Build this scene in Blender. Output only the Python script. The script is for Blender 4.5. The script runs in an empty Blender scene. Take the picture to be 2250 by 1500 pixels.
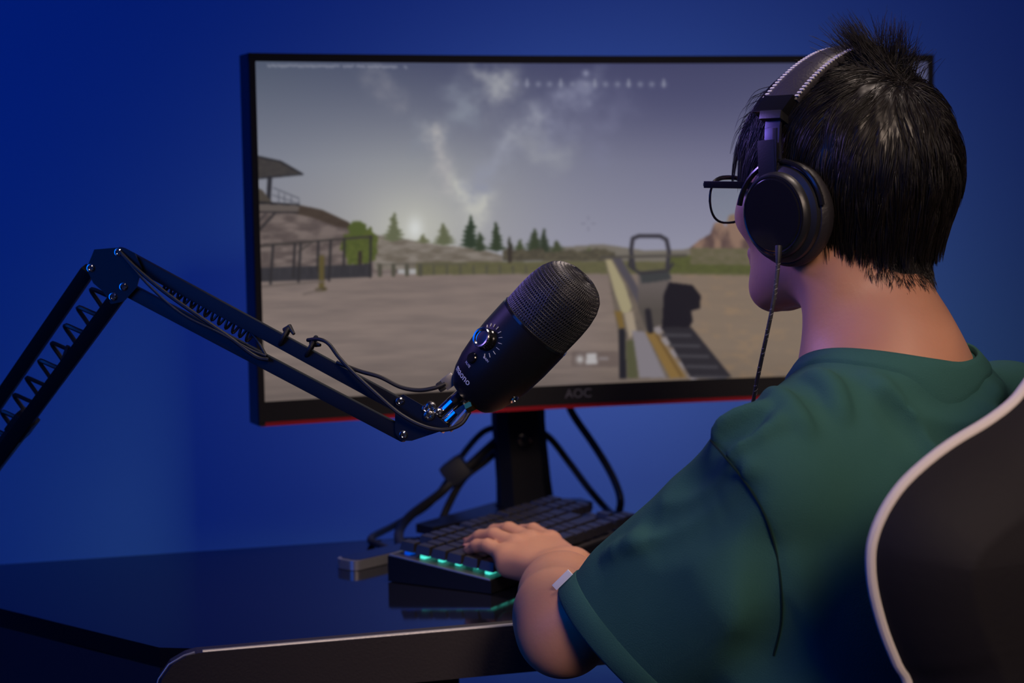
import bpy, bmesh, math, random
import numpy as np
from mathutils import Vector, Matrix

random.seed(7)
rng = np.random.default_rng(11)
scene = bpy.context.scene
COL = scene.collection

# ------------------------------------------------------------------ camera
FPX = 4000.0                                   # focal length in pixels of the 2250 px frame
CAM = np.array([0.0, 0.0, 1.18])
PITCH, ROLL = math.radians(5.0), math.radians(0.9)
cam_data = bpy.data.cameras.new('camera')
cam = bpy.data.objects.new('camera', cam_data)
COL.objects.link(cam)
scene.camera = cam
cam.matrix_world = (Matrix.Translation(Vector(CAM)) @ Matrix.Rotation(math.pi / 2 - PITCH, 4, 'X')
                    @ Matrix.Rotation(-ROLL, 4, 'Z'))
cam_data.sensor_width = 36.0
cam_data.lens = 36.0 * FPX / 2250.0
cam_data.clip_start = 0.05
cam_data.dof.use_dof = True
cam_data.dof.focus_distance = 1.58
cam_data.dof.aperture_fstop = 5.6
RC = np.array(cam.matrix_world.to_3x3())       # camera axes as columns

scene.view_settings.view_transform = 'Standard'
scene.view_settings.look = 'None'
scene.view_settings.gamma = 1.0
scene.view_settings.exposure = 0.0
scene.view_settings.use_curve_mapping = False

# ------------------------------------------------------------------ world and lights
world = bpy.data.worlds.new('dim_room')
scene.world = world
world.use_nodes = True
world.node_tree.nodes['Background'].inputs[0].default_value = (0.25, 0.25, 0.75, 1)
world.node_tree.nodes['Background'].inputs[1].default_value = 0.012

def area(name, loc, target, size, power, color, spread=None, size_y=None):
    d = bpy.data.lights.new(name, 'AREA')
    d.energy = power
    d.color = color
    d.size = size
    if size_y:
        d.shape = 'RECTANGLE'
        d.size_y = size_y
    if spread:
        d.spread = math.radians(spread)
    o = bpy.data.objects.new(name, d)
    COL.objects.link(o)
    o.location = loc
    o.rotation_euler = (Vector(target) - Vector(loc)).to_track_quat('-Z', 'Y').to_euler()
    return o

area('blue_wash_light', (-1.7, 0.5, 1.7), (0.15, 3.0, 0.85), 1.5, 7.4, (0.0, 0.14, 1.0), spread=110)
area('monitor_backlight', (0.30, 2.44, 1.02), (0.36, 3.0, 0.94), 0.6, 1.5, (1.0, 0.50, 0.75), size_y=0.25)
area('softbox_light', (0.38, 1.70, 2.55), (0.08, 1.86, 0.80), 0.40, 1.35, (1.0, 0.81, 0.70), spread=38)
area('rear_fill_light', (0.85, -0.6, 2.2), (0.42, 1.56, 0.86), 0.8, 2.4, (1.0, 0.76, 0.60), spread=32)
area('violet_side_light', (-0.90, 1.95, 1.62), (0.33, 1.58, 1.12), 0.25, 0.30, (0.36, 0.24, 1.0), spread=28)

# ------------------------------------------------------------------ placing and building helpers
def P(px, py, D):
    """the place seen at pixel (px, py) of the 2250x1500 frame, D metres deep"""
    c = np.array([(px - 1125.0) / FPX * D, (750.0 - py) / FPX * D, -D])
    return CAM + RC @ c

def onz(px, py, z):
    d = P(px, py, 1.0) - CAM
    return CAM + d * ((z - CAM[2]) / d[2])

def onplane(px, py, p0, n):
    d = P(px, py, 1.0) - CAM
    return CAM + d * (np.dot(np.asarray(p0) - CAM, n) / np.dot(d, n))

def unit(v):
    v = np.asarray(v, float)
    return v / (np.linalg.norm(v) + 1e-12)

def link(o, parent=None):
    COL.objects.link(o)
    if parent is not None:
        o.parent = parent
    return o

def tag(o, label=None, cat=None, group=None, kind=None):
    if label: o['label'] = label
    if cat: o['category'] = cat
    if group: o['group'] = group
    if kind: o['kind'] = kind
    return o

def empty(name, loc, label, cat, group=None):
    o = bpy.data.objects.new(name, None)
    o.empty_display_size = 0.05
    o.location = Vector(loc)
    COL.objects.link(o)
    return tag(o, label, cat, group)

def mesh_obj(name, verts, faces, mat, parent=None, smooth=True, auto=None):
    me = bpy.data.meshes.new(name)
    verts = np.asarray(verts, dtype=np.float64)
    if parent is not None:
        verts = verts - np.array(root_loc(parent))
    if isinstance(faces, np.ndarray):
        n, k = faces.shape
        me.vertices.add(len(verts)); me.vertices.foreach_set('co', verts.astype(np.float32).ravel())
        me.loops.add(n * k); me.loops.foreach_set('vertex_index', faces.astype(np.int32).ravel())
        me.polygons.add(n)
        me.polygons.foreach_set('loop_start', np.arange(0, n * k, k, dtype=np.int32))
        me.polygons.foreach_set('loop_total', np.full(n, k, dtype=np.int32))
        me.update(calc_edges=True)
        me.validate()
    else:
        me.from_pydata([tuple(v) for v in verts], [], [tuple(f) for f in faces])
        me.update()
    me.polygons.foreach_set('use_smooth', [smooth] * len(me.polygons))
    if mat: me.materials.append(mat)
    o = bpy.data.objects.new(name, me)
    link(o, parent)
    if auto:
        sharpen(o, auto)
    return o

def root_loc(o):
    p = np.zeros(3)
    while o is not None:
        p += np.array(o.location)
        o = o.parent
    return p

def sharpen(o, deg):
    bm = bmesh.new(); bm.from_mesh(o.data)
    a = math.radians(deg)
    for e in bm.edges:
        if len(e.link_faces) == 2 and e.calc_face_angle(0) > a:
            e.smooth = False
    bm.to_mesh(o.data); bm.free()

class MB:
    """collects shapes into ONE mesh"""
    def __init__(self):
        self.v, self.f = [], []
    def add(self, vs, fs):
        b = len(self.v)
        self.v.extend([tuple(x) for x in vs])
        self.f.extend([tuple(b + i for i in f) for f in fs])
        return self
    def box(self, c, ax, half, bev=0.0):
        """centre, 3 unit axes, half sizes; bevelled edges"""
        c = np.asarray(c, float); ax = [np.asarray(a, float) for a in ax]
        bm = bmesh.new()
        bmesh.ops.create_cube(bm, size=2.0)
        for v in bm.verts:
            v.co = Vector((v.co.x * half[0], v.co.y * half[1], v.co.z * half[2]))
        if bev > 0:
            bmesh.ops.bevel(bm, geom=list(bm.edges), offset=bev, segments=2, profile=0.7, affect='EDGES')
        bm.verts.index_update()
        vs = [c + ax[0] * v.co.x + ax[1] * v.co.y + ax[2] * v.co.z for v in bm.verts]
        fs = [[v.index for v in f.verts] for f in bm.faces]
        if np.dot(np.cross(ax[0], ax[1]), ax[2]) < 0:
            fs = [f[::-1] for f in fs]
        bm.free()
        return self.add(vs, fs)
    def bar(self, a, b, w, h, side=None, bev=0.0008):
        a = np.asarray(a, float); b = np.asarray(b, float)
        z = unit(b - a)
        s = np.asarray(side if side is not None else (0, 1, 0.01), float)
        x = unit(s - z * np.dot(s, z)); y = np.cross(z, x)
        return self.box((a + b) / 2, (x, y, z), (w / 2, h / 2, np.linalg.norm(b - a) / 2), bev)
    def tube(self, pts, r, seg=10, closed=False, caps=True):
        pts = [np.asarray(p, float) for p in pts]
        n = len(pts)
        rs = [r] * n if np.isscalar(r) else list(r)
        tang = []
        for i in range(n):
            if closed:
                t = pts[(i + 1) % n] - pts[i - 1]
            else:
                t = pts[min(i + 1, n - 1)] - pts[max(i - 1, 0)]
            tang.append(unit(t))
        up = np.array([0, 0, 1.0]) if abs(tang[0][2]) < 0.9 else np.array([1.0, 0, 0])
        x = unit(np.cross(up, tang[0]))
        vs, fs = [], []
        for i in range(n):
            x = unit(x - tang[i] * np.dot(x, tang[i])); y = np.cross(tang[i], x)
            for k in range(seg):
                a = 2 * math.pi * k / seg
                vs.append(pts[i] + rs[i] * (math.cos(a) * x + math.sin(a) * y))
        m = n if closed else n - 1
        for i in range(m):
            j = (i + 1) % n
            for k in range(seg):
                k2 = (k + 1) % seg
                fs.append((i * seg + k, i * seg + k2, j * seg + k2, j * seg + k))
        if caps and not closed:
            fs.append(tuple(range(seg))[::-1]); fs.append(tuple((n - 1) * seg + k for k in range(seg)))
        return self.add(vs, fs)
    def lathe(self, c, axis, prof, seg=32, xdir=None):
        """profile [(t along axis, radius)]"""
        c = np.asarray(c, float); z = unit(axis)
        s = np.asarray(xdir, float) if xdir is not None else (np.array([1.0, 0, 0]) if abs(z[0]) < .8 else np.array([0, 1.0, 0]))
        x = unit(s - z * np.dot(s, z)); y = np.cross(z, x)
        vs, fs, rings = [], [], []
        for t, r in prof:
            if r < 1e-6:
                rings.append([len(vs)]); vs.append(c + z * t)
            else:
                rings.append(list(range(len(vs), len(vs) + seg)))
                for k in range(seg):
                    a = 2 * math.pi * k / seg
                    vs.append(c + z * t + r * (math.cos(a) * x + math.sin(a) * y))
        for A, B in zip(rings[:-1], rings[1:]):
            for k in range(seg):
                k2 = (k + 1) % seg
                if len(A) == 1 and len(B) == 1: continue
                if len(A) == 1: fs.append((A[0], B[k2], B[k]))
                elif len(B) == 1: fs.append((A[k], A[k2], B[0]))
                else: fs.append((A[k], A[k2], B[k2], B[k]))
        if len(rings[0]) > 1: fs.append(tuple(rings[0][::-1]))
        if len(rings[-1]) > 1: fs.append(tuple(rings[-1]))
        return self.add(vs, fs)
    def prism(self, poly, d, bev=0):
        """polygon of 3-D points extruded by vector d"""
        poly = [np.asarray(p, float) for p in poly]; d = np.asarray(d, float)
        n = len(poly)
        nrm = sum((np.cross(poly[i], poly[(i + 1) % n]) for i in range(n)), np.zeros(3))
        if np.dot(nrm, d) > 0: poly = poly[::-1]
        bm = bmesh.new()
        a = [bm.verts.new(p) for p in poly]; b = [bm.verts.new(p + d) for p in poly]
        bm.faces.new(a); bm.faces.new(b[::-1])
        for i in range(n):
            bm.faces.new((a[(i + 1) % n], a[i], b[i], b[(i + 1) % n]))
        if bev:
            bmesh.ops.bevel(bm, geom=[e for e in bm.edges if e.calc_face_angle(0) > .9], offset=bev, segments=2, profile=.7, affect='EDGES')
        bm.verts.index_update()
        vs = [np.array(v.co) for v in bm.verts]; fs = [[v.index for v in f.verts] for f in bm.faces]
        bm.free()
        return self.add(vs, fs)
    def build(self, name, mat, parent=None, smooth=True, auto=35, **k):
        return mesh_obj(name, self.v, self.f, mat, parent, smooth, auto)

def spline(pts, n=8):
    """Catmull-Rom through 3-D points"""
    p = [np.asarray(q, float) for q in pts]
    p = [2 * p[0] - p[1]] + p + [2 * p[-1] - p[-2]]
    out = []
    for i in range(1, len(p) - 2):
        for k in range(n):
            t = k / n
            out.append(.5 * (2 * p[i] + (p[i + 1] - p[i - 1]) * t + (2 * p[i - 1] - 5 * p[i] + 4 * p[i + 1] - p[i + 2]) * t * t
                             + (3 * p[i] - p[i - 1] - 3 * p[i + 1] + p[i + 2]) * t ** 3))
    out.append(p[-2])
    return out

def text_mesh(s, size, origin, xdir, ydir, depth=0.0004, wrap=None, align='CENTER'):
    """the characters as mesh data, laid on the plane (xdir, ydir); wrap(x, y, z) bends them"""
    cu = bpy.data.curves.new('lettering', 'FONT')
    cu.body = s; cu.size = size; cu.extrude = depth; cu.align_x = align; cu.align_y = 'CENTER'
    cu.resolution_u = 3
    tmp = bpy.data.objects.new('lettering', cu); COL.objects.link(tmp)
    dg = bpy.context.evaluated_depsgraph_get(); dg.update()
    me = tmp.evaluated_get(dg).to_mesh()
    co = [np.array(v.co) for v in me.vertices]; fs = [list(p.vertices) for p in me.polygons]
    tmp.evaluated_get(dg).to_mesh_clear()
    bpy.data.objects.remove(tmp); bpy.data.curves.remove(cu)
    x = unit(xdir); y = unit(ydir); z = np.cross(x, y)
    if wrap: vs = [wrap(*c) for c in co]
    else: vs = [np.asarray(origin) + x * c[0] + y * c[1] + z * c[2] for c in co]
    return vs, fs

# ------------------------------------------------------------------ materials
def mat(name, color, rough=.5, metal=0, spec=.5, coat=0, bump=None, var=None, emit=None, sub=0, **kw):
    """bump=(scale, strength[, distortion]); var=(scale, second colour)"""
    m = bpy.data.materials.new(name); m.use_nodes = True
    nt = m.node_tree; b = nt.nodes['Principled BSDF']
    b.inputs['Base Color'].default_value = (*color, 1)
    b.inputs['Roughness'].default_value = rough
    b.inputs['Metallic'].default_value = metal
    b.inputs['Specular IOR Level'].default_value = spec
    b.inputs['Coat Weight'].default_value = coat
    tc = nt.nodes.new('ShaderNodeTexCoord')
    if sub:
        b.inputs['Subsurface Weight'].default_value = sub
        b.inputs['Subsurface Radius'].default_value = (1, .35, .2)
        b.inputs['Subsurface Scale'].default_value = .008
    if var:
        n = nt.nodes.new('ShaderNodeTexNoise'); n.inputs['Scale'].default_value = var[0]
        n.inputs['Detail'].default_value = 5
        mx = nt.nodes.new('ShaderNodeMix'); mx.data_type = 'RGBA'
        mx.inputs[6].default_value = (*color, 1); mx.inputs[7].default_value = (*var[1], 1)
        nt.links.new(tc.outputs['Object'], n.inputs['Vector'])
        nt.links.new(n.outputs['Fac'], mx.inputs[0]); nt.links.new(mx.outputs[2], b.inputs['Base Color'])
    if bump:
        n = nt.nodes.new('ShaderNodeTexNoise'); n.inputs['Scale'].default_value = bump[0]
        n.inputs['Detail'].default_value = 6
        bp = nt.nodes.new('ShaderNodeBump'); bp.inputs['Strength'].default_value = bump[1]
        bp.inputs['Distance'].default_value = .002
        nt.links.new(tc.outputs['Object'], n.inputs['Vector'])
        nt.links.new(n.outputs['Fac'], bp.inputs['Height']); nt.links.new(bp.outputs[0], b.inputs['Normal'])
    if emit:
        b.inputs['Emission Color'].default_value = (*emit[0], 1)
        b.inputs['Emission Strength'].default_value = emit[1]
    return m

M = dict(
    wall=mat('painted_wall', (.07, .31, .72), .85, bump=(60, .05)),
    floor=mat('dark_floor', (.05, .05, .06), .5, bump=(30, .1)),
    gloss=mat('glossy_black_desk', (.006, .006, .010), .07, spec=.75, bump=(3, .012)),
    apron=mat('black_desk_frame', (.030, .024, .024), .42, bump=(400, .12)),
    edge=mat('edge_highlight_paint', (.30, .29, .30), .35, metal=.3, bump=(200, .1)),  # pale grey carries the light streak on the desk's front edge
    skirt=mat('dark_skirt', (.012, .012, .022), .5),
    plastic=mat('black_plastic', (.012, .012, .014), .38, bump=(500, .05)),
    satin=mat('satin_black_metal', (.006, .006, .008), .45, spec=.22, bump=(700, .05)),
    wire=mat('wire_mesh', (.07, .07, .075), .34, metal=.6),
    slider=mat('slider_metal', (.05, .05, .08), .35, metal=.7),
    gloss_plastic=mat('gloss_black_plastic', (.008, .008, .010), .15),
    bezel=mat('dark_bezel', (.005, .0045, .005), .6, spec=.3, bump=(300, .05)),
    red=mat('red_trim', (.32, .006, .012), .35),
    chrome=mat('chrome', (.75, .75, .78), .16, metal=1),
    brass=mat('brass', (.75, .52, .12), .3, metal=1),
    silver=mat('brushed_silver', (.42, .40, .40), .34, metal=.7, bump=(300, .08)),
    rubber=mat('black_rubber', (.010, .010, .012), .55),
    braid=mat('braided_cable', (.02, .02, .022), .5, bump=(1500, .5)),
    leather=mat('black_leather', (.012, .010, .012), .72, spec=.22, bump=(160, .15), var=(9, (.010, .009, .013))),
    pad=mat('dark_leather_pad', (.030, .027, .035), .42, bump=(350, .25)),
    ear_pad=mat('soft_ear_pad', (.014, .012, .015), .5, bump=(300, .2)),
    piping=mat('white_piping', (.62, .56, .56), .5),
    white=mat('white_print', (.75, .75, .80), .5),
    stitch=mat('pale_stitching', (.65, .62, .60), .5),
    skin=mat('skin', (.47, .235, .150), .47, spec=.35, bump=(220, .10), var=(22, (.41, .19, .12)), sub=.12),
    shirt=mat('dark_green_cotton', (.030, .095, .088), .9, spec=.15, bump=(900, .35), var=(28, (.024, .082, .078))),
    trousers=mat('dark_trousers', (.02, .02, .03), .9, bump=(500, .3)),
    hair=mat('black_hair', (.007, .005, .0045), .40, spec=.40),
    keycap=mat('black_keycap', (.020, .018, .020), .35, bump=(900, .05)),
    plate=mat('keyboard_top_plate', (.05, .045, .05), .4, metal=.4),
    seam=mat('dark_seam', (.008, .022, .022), .95, spec=.1),
    led=mat('teal_light', (.02, .3, .25), .4, emit=((.08, .85, .68), 1.1)),
    print=mat('grey_print', (.10, .095, .10), .5),
    eye=mat('eye_white', (.6, .58, .55), .2),
    iris=mat('dark_iris', (.02, .012, .008), .15),
    lip=mat('lip_skin', (.42, .17, .14), .4),
)
def glass_mat():
    m = bpy.data.materials.new('lens_glass'); m.use_nodes = True
    b = m.node_tree.nodes['Principled BSDF']
    b.inputs['Base Color'].default_value = (.92, 1, .93, 1)
    b.inputs['Transmission Weight'].default_value = 1
    b.inputs['Roughness'].default_value = .02
    b.inputs['IOR'].default_value = 1.12
    return m
M['glass'] = glass_mat()

# ------------------------------------------------------------------ room
ZD = 0.75
fe1, fe2 = onz(430, 1424, ZD), onz(1110, 1366, ZD)
DX = unit([*(fe2 - fe1)[:2], 0.0])             # along the desk's front edge
DY = np.array([-DX[1], DX[0], 0.0])            # towards the wall
UP = np.array([0, 0, 1.0])
wall_p = onz(900, 1180, ZD) + DY * 0.60
def wallpt(s, z): return np.array([*(wall_p + DX * s)[:2], z])
W = MB()
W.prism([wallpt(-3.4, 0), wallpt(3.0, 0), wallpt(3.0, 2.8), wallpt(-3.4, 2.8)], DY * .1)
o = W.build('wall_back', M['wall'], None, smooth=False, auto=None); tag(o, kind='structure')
q = MB().prism([wallpt(-3.4, -.1) + DY * .1, wallpt(3.0, -.1) + DY * .1, wallpt(3.0, -.1) - DY * 4.6, wallpt(-3.4, -.1) - DY * 4.6], UP * .1)
o = q.build('floor', M['floor'], None, smooth=False, auto=None); tag(o, kind='structure')
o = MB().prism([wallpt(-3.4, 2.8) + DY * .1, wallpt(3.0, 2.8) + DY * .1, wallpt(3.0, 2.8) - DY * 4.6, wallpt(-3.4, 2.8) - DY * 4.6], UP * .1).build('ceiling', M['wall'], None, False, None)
tag(o, kind='structure')

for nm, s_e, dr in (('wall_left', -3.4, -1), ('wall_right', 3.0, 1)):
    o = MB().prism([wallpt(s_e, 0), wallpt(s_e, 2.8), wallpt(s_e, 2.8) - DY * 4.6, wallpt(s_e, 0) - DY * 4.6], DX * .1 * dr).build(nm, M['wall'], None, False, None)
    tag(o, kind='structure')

# ------------------------------------------------------------------ desk
desk = empty('desk', [*((fe1 + fe2) / 2 + DY * .2)[:2], 0.0], 'glossy black desk with dark front frame, standing before the blue wall', 'desk')
fr_end = fe1 + DX * 1.55
b1, b2 = onz(0, 1240, ZD), onz(900, 1180, ZD)
bdir = unit(b2 - b1)
s0, s1 = onz(0, 1336, ZD), onz(350, 1422, ZD)
sl = unit(s0 - s1)
cut = s0 + sl * .06
left_f = onz(-420, 1400, ZD)
top_poly = [s1, fe1 + DX * .0, fr_end, fr_end + DY * .5 + DX * .02, b2 + bdir * .9, b1, b1 - bdir * .35, left_f, cut + sl * .05 - DY * .01, s0]
def back_pt(s): return b1 + bdir * s
top_poly = [fe1, fr_end, fr_end + DY * .52, back_pt(0.9), back_pt(0), back_pt(-.30), left_f, s0 + sl * .08, s0, s1]
o = MB().prism([p - UP * .018 for p in top_poly], UP * .018).build('desk_top', M['gloss'], desk, smooth=False, auto=None)
tag(o, label='glossy reflective top')
# front frame: tall black rail with rounded upper left end
H = .047
prof = [(-.040, -.075), (-.039, -.040), (-.034, -.022), (-.024, -.009), (-.010, -.002), (.0, 0.0)]
rail = [fe1 + DX * s + UP * z for s, z in prof] + [fr_end, fr_end - UP * H, fe1 + DX * .10 - UP * H, fe1 + DX * .03 - UP * .052, fe1 - DX * .02 - UP * .075]
o = MB().prism([p + UP * .001 - DY * .0 for p in rail], -DY * .022).build('front_rail', M['apron'], desk, smooth=False, auto=None)
o = MB().tube([fe1 + DX * .004 + UP * .0015 - DY * .020, fr_end + UP * .0015 - DY * .020], .0019, 8).build('edge_highlight', M['edge'], desk)  # added strip: highlight on the rail's top edge, put into its colour
tag(o, label='pale strip standing in for the highlight along the front edge')
o = MB().tube([fe1 + DX * (s - .003) + UP * (z + .0012) - DY * .020 for s, z in prof[1:]], [.0006, .0007, .0009, .0011, .0013], 8).build('edge_highlight', M['edge'], desk)  # same painted highlight, thinning round the rail's rounded end
# side skirt below the slanting edge
o = MB().prism([s1 - UP * .02, s0 + sl * .08 - UP * .02, s0 + sl * .08 - UP * .16, s1 - UP * .16], np.cross(UP, sl) * -.012).build('side_skirt', M['skirt'], desk, smooth=False, auto=None)
for pt in (fe1 + DX * .25 + DY * .12, fr_end + DY * .08 - DX * .1, back_pt(.1) - DY * .05, fr_end + DY * .42 - DX * .1):
    g = np.array([pt[0], pt[1], 0.0])
    o = MB().box(g + UP * .366, (DX, DY, UP), (.03, .02, .366), .003).build('leg', M['apron'], desk)

# ------------------------------------------------------------------ monitor
ML, MR = P(547, 116, 2.05), P(2052, 118, 2.26)
MLb = P(557, 946, 2.05)
mh = ML[2] - MLb[2]                              # outer height
mz0, mz1 = MLb[2], ML[2]
chord = np.array([*(MR - ML)[:2], 0.0]); cw = np.linalg.norm(chord); MX = chord / cw
MN = np.array([MX[1], -MX[0], 0.0])              # towards the viewer
SAG = .035
RAD = (cw ** 2 / 4 + SAG ** 2) / (2 * SAG)
def mon(s, z, off=0.0):
    """s 0..1 along the screen, z height, off towards the viewer"""
    t = (s - .5) * cw
    d = SAG - (RAD - math.sqrt(RAD * RAD - t * t))
    sl_ = t / RAD
    n = MN * math.cos(sl_) - MX * sl_
    return np.array([*(ML + MX * (s * cw) - MN * d)[:2], z]) + n * off
mc = mon(.5, 0)
stand_px = onz(1160, 1146, ZD)
monitor = empty('monitor', [stand_px[0], stand_px[1], ZD], 'large curved black monitor showing a desert game scene, before the blue wall', 'monitor')
def curved_panel(s0, s1, z0, z1, o0, o1, n=40):
    vs, fs = [], []
    for i in range(n + 1):
        s = s0 + (s1 - s0) * i / n
        vs += [mon(s, z0, o1), mon(s, z1, o1), mon(s, z1, o0), mon(s, z0, o0)]
    for i in range(n):
        a, b = 4 * i, 4 * i + 4
        for k in range(4):
            k2 = (k + 1) % 4
            fs.append((a + k, b + k, b + k2, a + k2)[::-1])
    fs.append((0, 1, 2, 3)); fs.append((4 * n + 3, 4 * n + 2, 4 * n + 1, 4 * n))
    return vs, fs
bz, chin = .0092, .0275
v, f = curved_panel(0, 1, mz0, mz1, -.040, -.004)
mesh_obj('back_shell', v, f, M['plastic'], monitor, True, 30)
fb = MB()
fb.add(*curved_panel(0, 1, mz1 - bz, mz1, -.005, 0))
fb.add(*curved_panel(0, .0085, mz0, mz1, -.005, 0, 2)); fb.add(*curved_panel(1 - .0085, 1, mz0, mz1, -.005, 0, 2))
fb.add(*curved_panel(0, 1, mz0 + .0045, mz0 + chin, -.005, .0006))
bezel = fb.build('bezel', M['bezel'], monitor)
v, f = curved_panel(.003, .985, mz0 - .0008, mz0 + .0052, -.012, -.0002)
mesh_obj('red_strip', v, f, M['red'], monitor, True, 30)
# back hump and stand
bk = MB().lathe(mon(.5, (mz0 + mz1) / 2 - .02) - MN * .04, -MN, [(0, .13), (.02, .125), (.035, .10), (.04, 0)], 40)
bk.build('rear_housing', M['plastic'], monitor)
neck_top = mon(.5, mz0 + .03) - MN * .055
nb = np.array([stand_px[0], stand_px[1], ZD])
NX = MX
st_ = MB()
rows = []
ctop = P(1142, 925, 2.36); cbot = P(1161, 1144, 2.36)
for t, w, dth in ((0, .066, .020), (.25, .066, .019), (.6, .068, .018), (.85, .072, .019), (1.0, .080, .024)):
    c = ctop * (1 - t) + cbot * t
    if t == 1: c[2] = ZD + .012
    rows.append([c - NX * w / 2 + MN * dth * .2, c - NX * w * .30 + MN * dth * .9, c + NX * w * .30 + MN * dth * .9, c + NX * w / 2 + MN * dth * .2, c + NX * w / 2 - MN * dth, c - NX * w / 2 - MN * dth])
top0 = [p + UP * .16 for p in rows[0]]
rows = [top0] + rows
vs = [p for r_ in rows for p in r_]; fs = []
for i in range(len(rows) - 1):
    for k in range(6):
        k2 = (k + 1) % 6
        fs.append((i * 6 + k, (i + 1) * 6 + k, (i + 1) * 6 + k2, i * 6 + k2))
fs.append(tuple(range(6))[::-1]); fs.append(tuple((len(rows) - 1) * 6 + k for k in range(6)))
M['stand'] = mat('matte_stand', (.004, .004, .005), .7, spec=.25)
col_ = st_.add(vs, fs).build('stand_column', M['stand'], monitor, auto=20)
# V-shaped foot
base_c = np.array([cbot[0], cbot[1], ZD])
ft = MB()
for sgn, ln, fwd in ((-1, .155, .085), (1, .085, -.02)):
    tip = base_c + NX * sgn * ln + MN * fwd
    d = unit(tip - base_c); sd = np.cross(UP, d)
    ft.prism([base_c - MN * .03 + sd * .035 + UP * .0005, base_c - MN * .03 - sd * .035 + UP * .0005, tip - sd * .016 + UP * .0005, tip + sd * .016 + UP * .0005], UP * .011, .002)
ft.build('stand_foot', M['plastic'], monitor)
tag(MB().prism([base_c + NX * .034 + MN * .022 + UP * .0118, base_c - NX * .034 + MN * .022 + UP * .0118, base_c + MN * .055 + UP * .0118], UP * .0012).build('foot_accent', M['red'], monitor, smooth=False, auto=None), label='red triangular accent')
MB().lathe(ctop * .82 + cbot * .18 + MN * .018, MN, [(-.004, .011), (.001, .011), (.002, .009), (.002, 0)], 24).build('stand_button', M['gloss_plastic'], monitor)
# maker's letters on the chin
s_logo = None
lo = P(1280, 886, 2.2)
s_l = np.dot(lo[:2] - ML[:2], MX[:2]) / cw
lc = mon(s_l, mz0 + .0165, .0008)
v, f = text_mesh('AOC', .0155, lc, MX, UP, .0002)
lg = mesh_obj('maker_lettering', v, f, M['print'], monitor, False); lg['label'] = 'grey maker letters'

# ------------------------------------------------------------------ the picture shown on the monitor
SW, SH = 900, 440
su, sv = np.meshgrid((np.arange(SW) + .5) / SW, (np.arange(SH) + .5) / SH)
yT, yB = 131 + 0 * su, (893 - 74 * su + 14 * np.sin(np.pi * su) * 1.0)
SX = (553 + 15 * sv) * (1 - su) + 2036 * su
SY = yT * (1 - sv) + yB * sv
pic = np.zeros((SH, SW, 3))

def vnoise(x, y, seed):
    r = np.random.default_rng(seed); g = r.random((64, 64))
    xi, yi = np.floor(x).astype(int), np.floor(y).astype(int)
    fx, fy = x - xi, y - yi
    fx = fx * fx * (3 - 2 * fx); fy = fy * fy * (3 - 2 * fy)
    a = g[yi % 64, xi % 64]; b = g[yi % 64, (xi + 1) % 64]; c = g[(yi + 1) % 64, xi % 64]; d = g[(yi + 1) % 64, (xi + 1) % 64]
    return (a * (1 - fx) + b * fx) * (1 - fy) + (c * (1 - fx) + d * fx) * fy
def fbm(x, y, seed, o=4):
    s, a, t = 0, 1, 0
    for k in range(o):
        s = s + a * vnoise(x * 2 ** k, y * 2 ** k, seed + k); t += a; a *= .5
    return s / t
def blur(m, n=1):
    for _ in range(n):
        p = np.pad(m, 1, mode='edge')
        m = (p[:-2, 1:-1] + p[2:, 1:-1] + p[1:-1, :-2] + p[1:-1, 2:] + 2 * p[1:-1, 1:-1]) / 6
    return m
def put(mask, c, n=1):
    m = blur(np.clip(mask.astype(float), 0, 1), n)[..., None]
    c = np.asarray(c, float)
    pic[:] = pic * (1 - m) + c * m
def inside(pts):
    m = np.zeros(SX.shape, bool)
    for (x0, y0), (x1, y1) in zip(pts, pts[1:] + pts[:1]):
        if y0 == y1: continue
        c = ((SY >= min(y0, y1)) & (SY < max(y0, y1)))
        m ^= c & (SX < x0 + (SY - y0) * (x1 - x0) / (y1 - y0))
    return m
def stroke(pts, w):
    d = np.full(SX.shape, 1e9)
    for (x0, y0), (x1, y1) in zip(pts[:-1], pts[1:]):
        L = (x1 - x0) ** 2 + (y1 - y0) ** 2 + 1e-9
        t = np.clip(((SX - x0) * (x1 - x0) + (SY - y0) * (y1 - y0)) / L, 0, 1)
        d = np.minimum(d, np.hypot(SX - x0 - t * (x1 - x0), SY - y0 - t * (y1 - y0)))
    return np.clip((w / 2 + 1 - d) / 2, 0, 1)
def blob(x, y, rx, ry): return np.exp(-(((SX - x) / rx) ** 2 + ((SY - y) / ry) ** 2))
def mix(a, b, t):
    t = np.clip(t, 0, 1)[..., None]
    return np.asarray(a) * (1 - t) + np.asarray(b) * t

# sky
top = mix((78, 86, 105), (66, 68, 100), (SX - 560) / 700)
mid = mix((120, 124, 138), (112, 112, 138), (SX - 900) / 700)
low = mix((132, 128, 136), (140, 140, 158), (SX - 700) / 500)
sky = mix(top, mid, (SY - 130) / 230); sky = sky * (SY < 360)[..., None] + mix(mid, low, (SY - 360) / 200) * (SY >= 360)[..., None]
pic[:] = sky
g = blob(885, 500, 260, 190) * .55 + blob(885, 515, 110, 90) * .45
pic[:] = mix(pic, (178, 178, 170), g)
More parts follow.
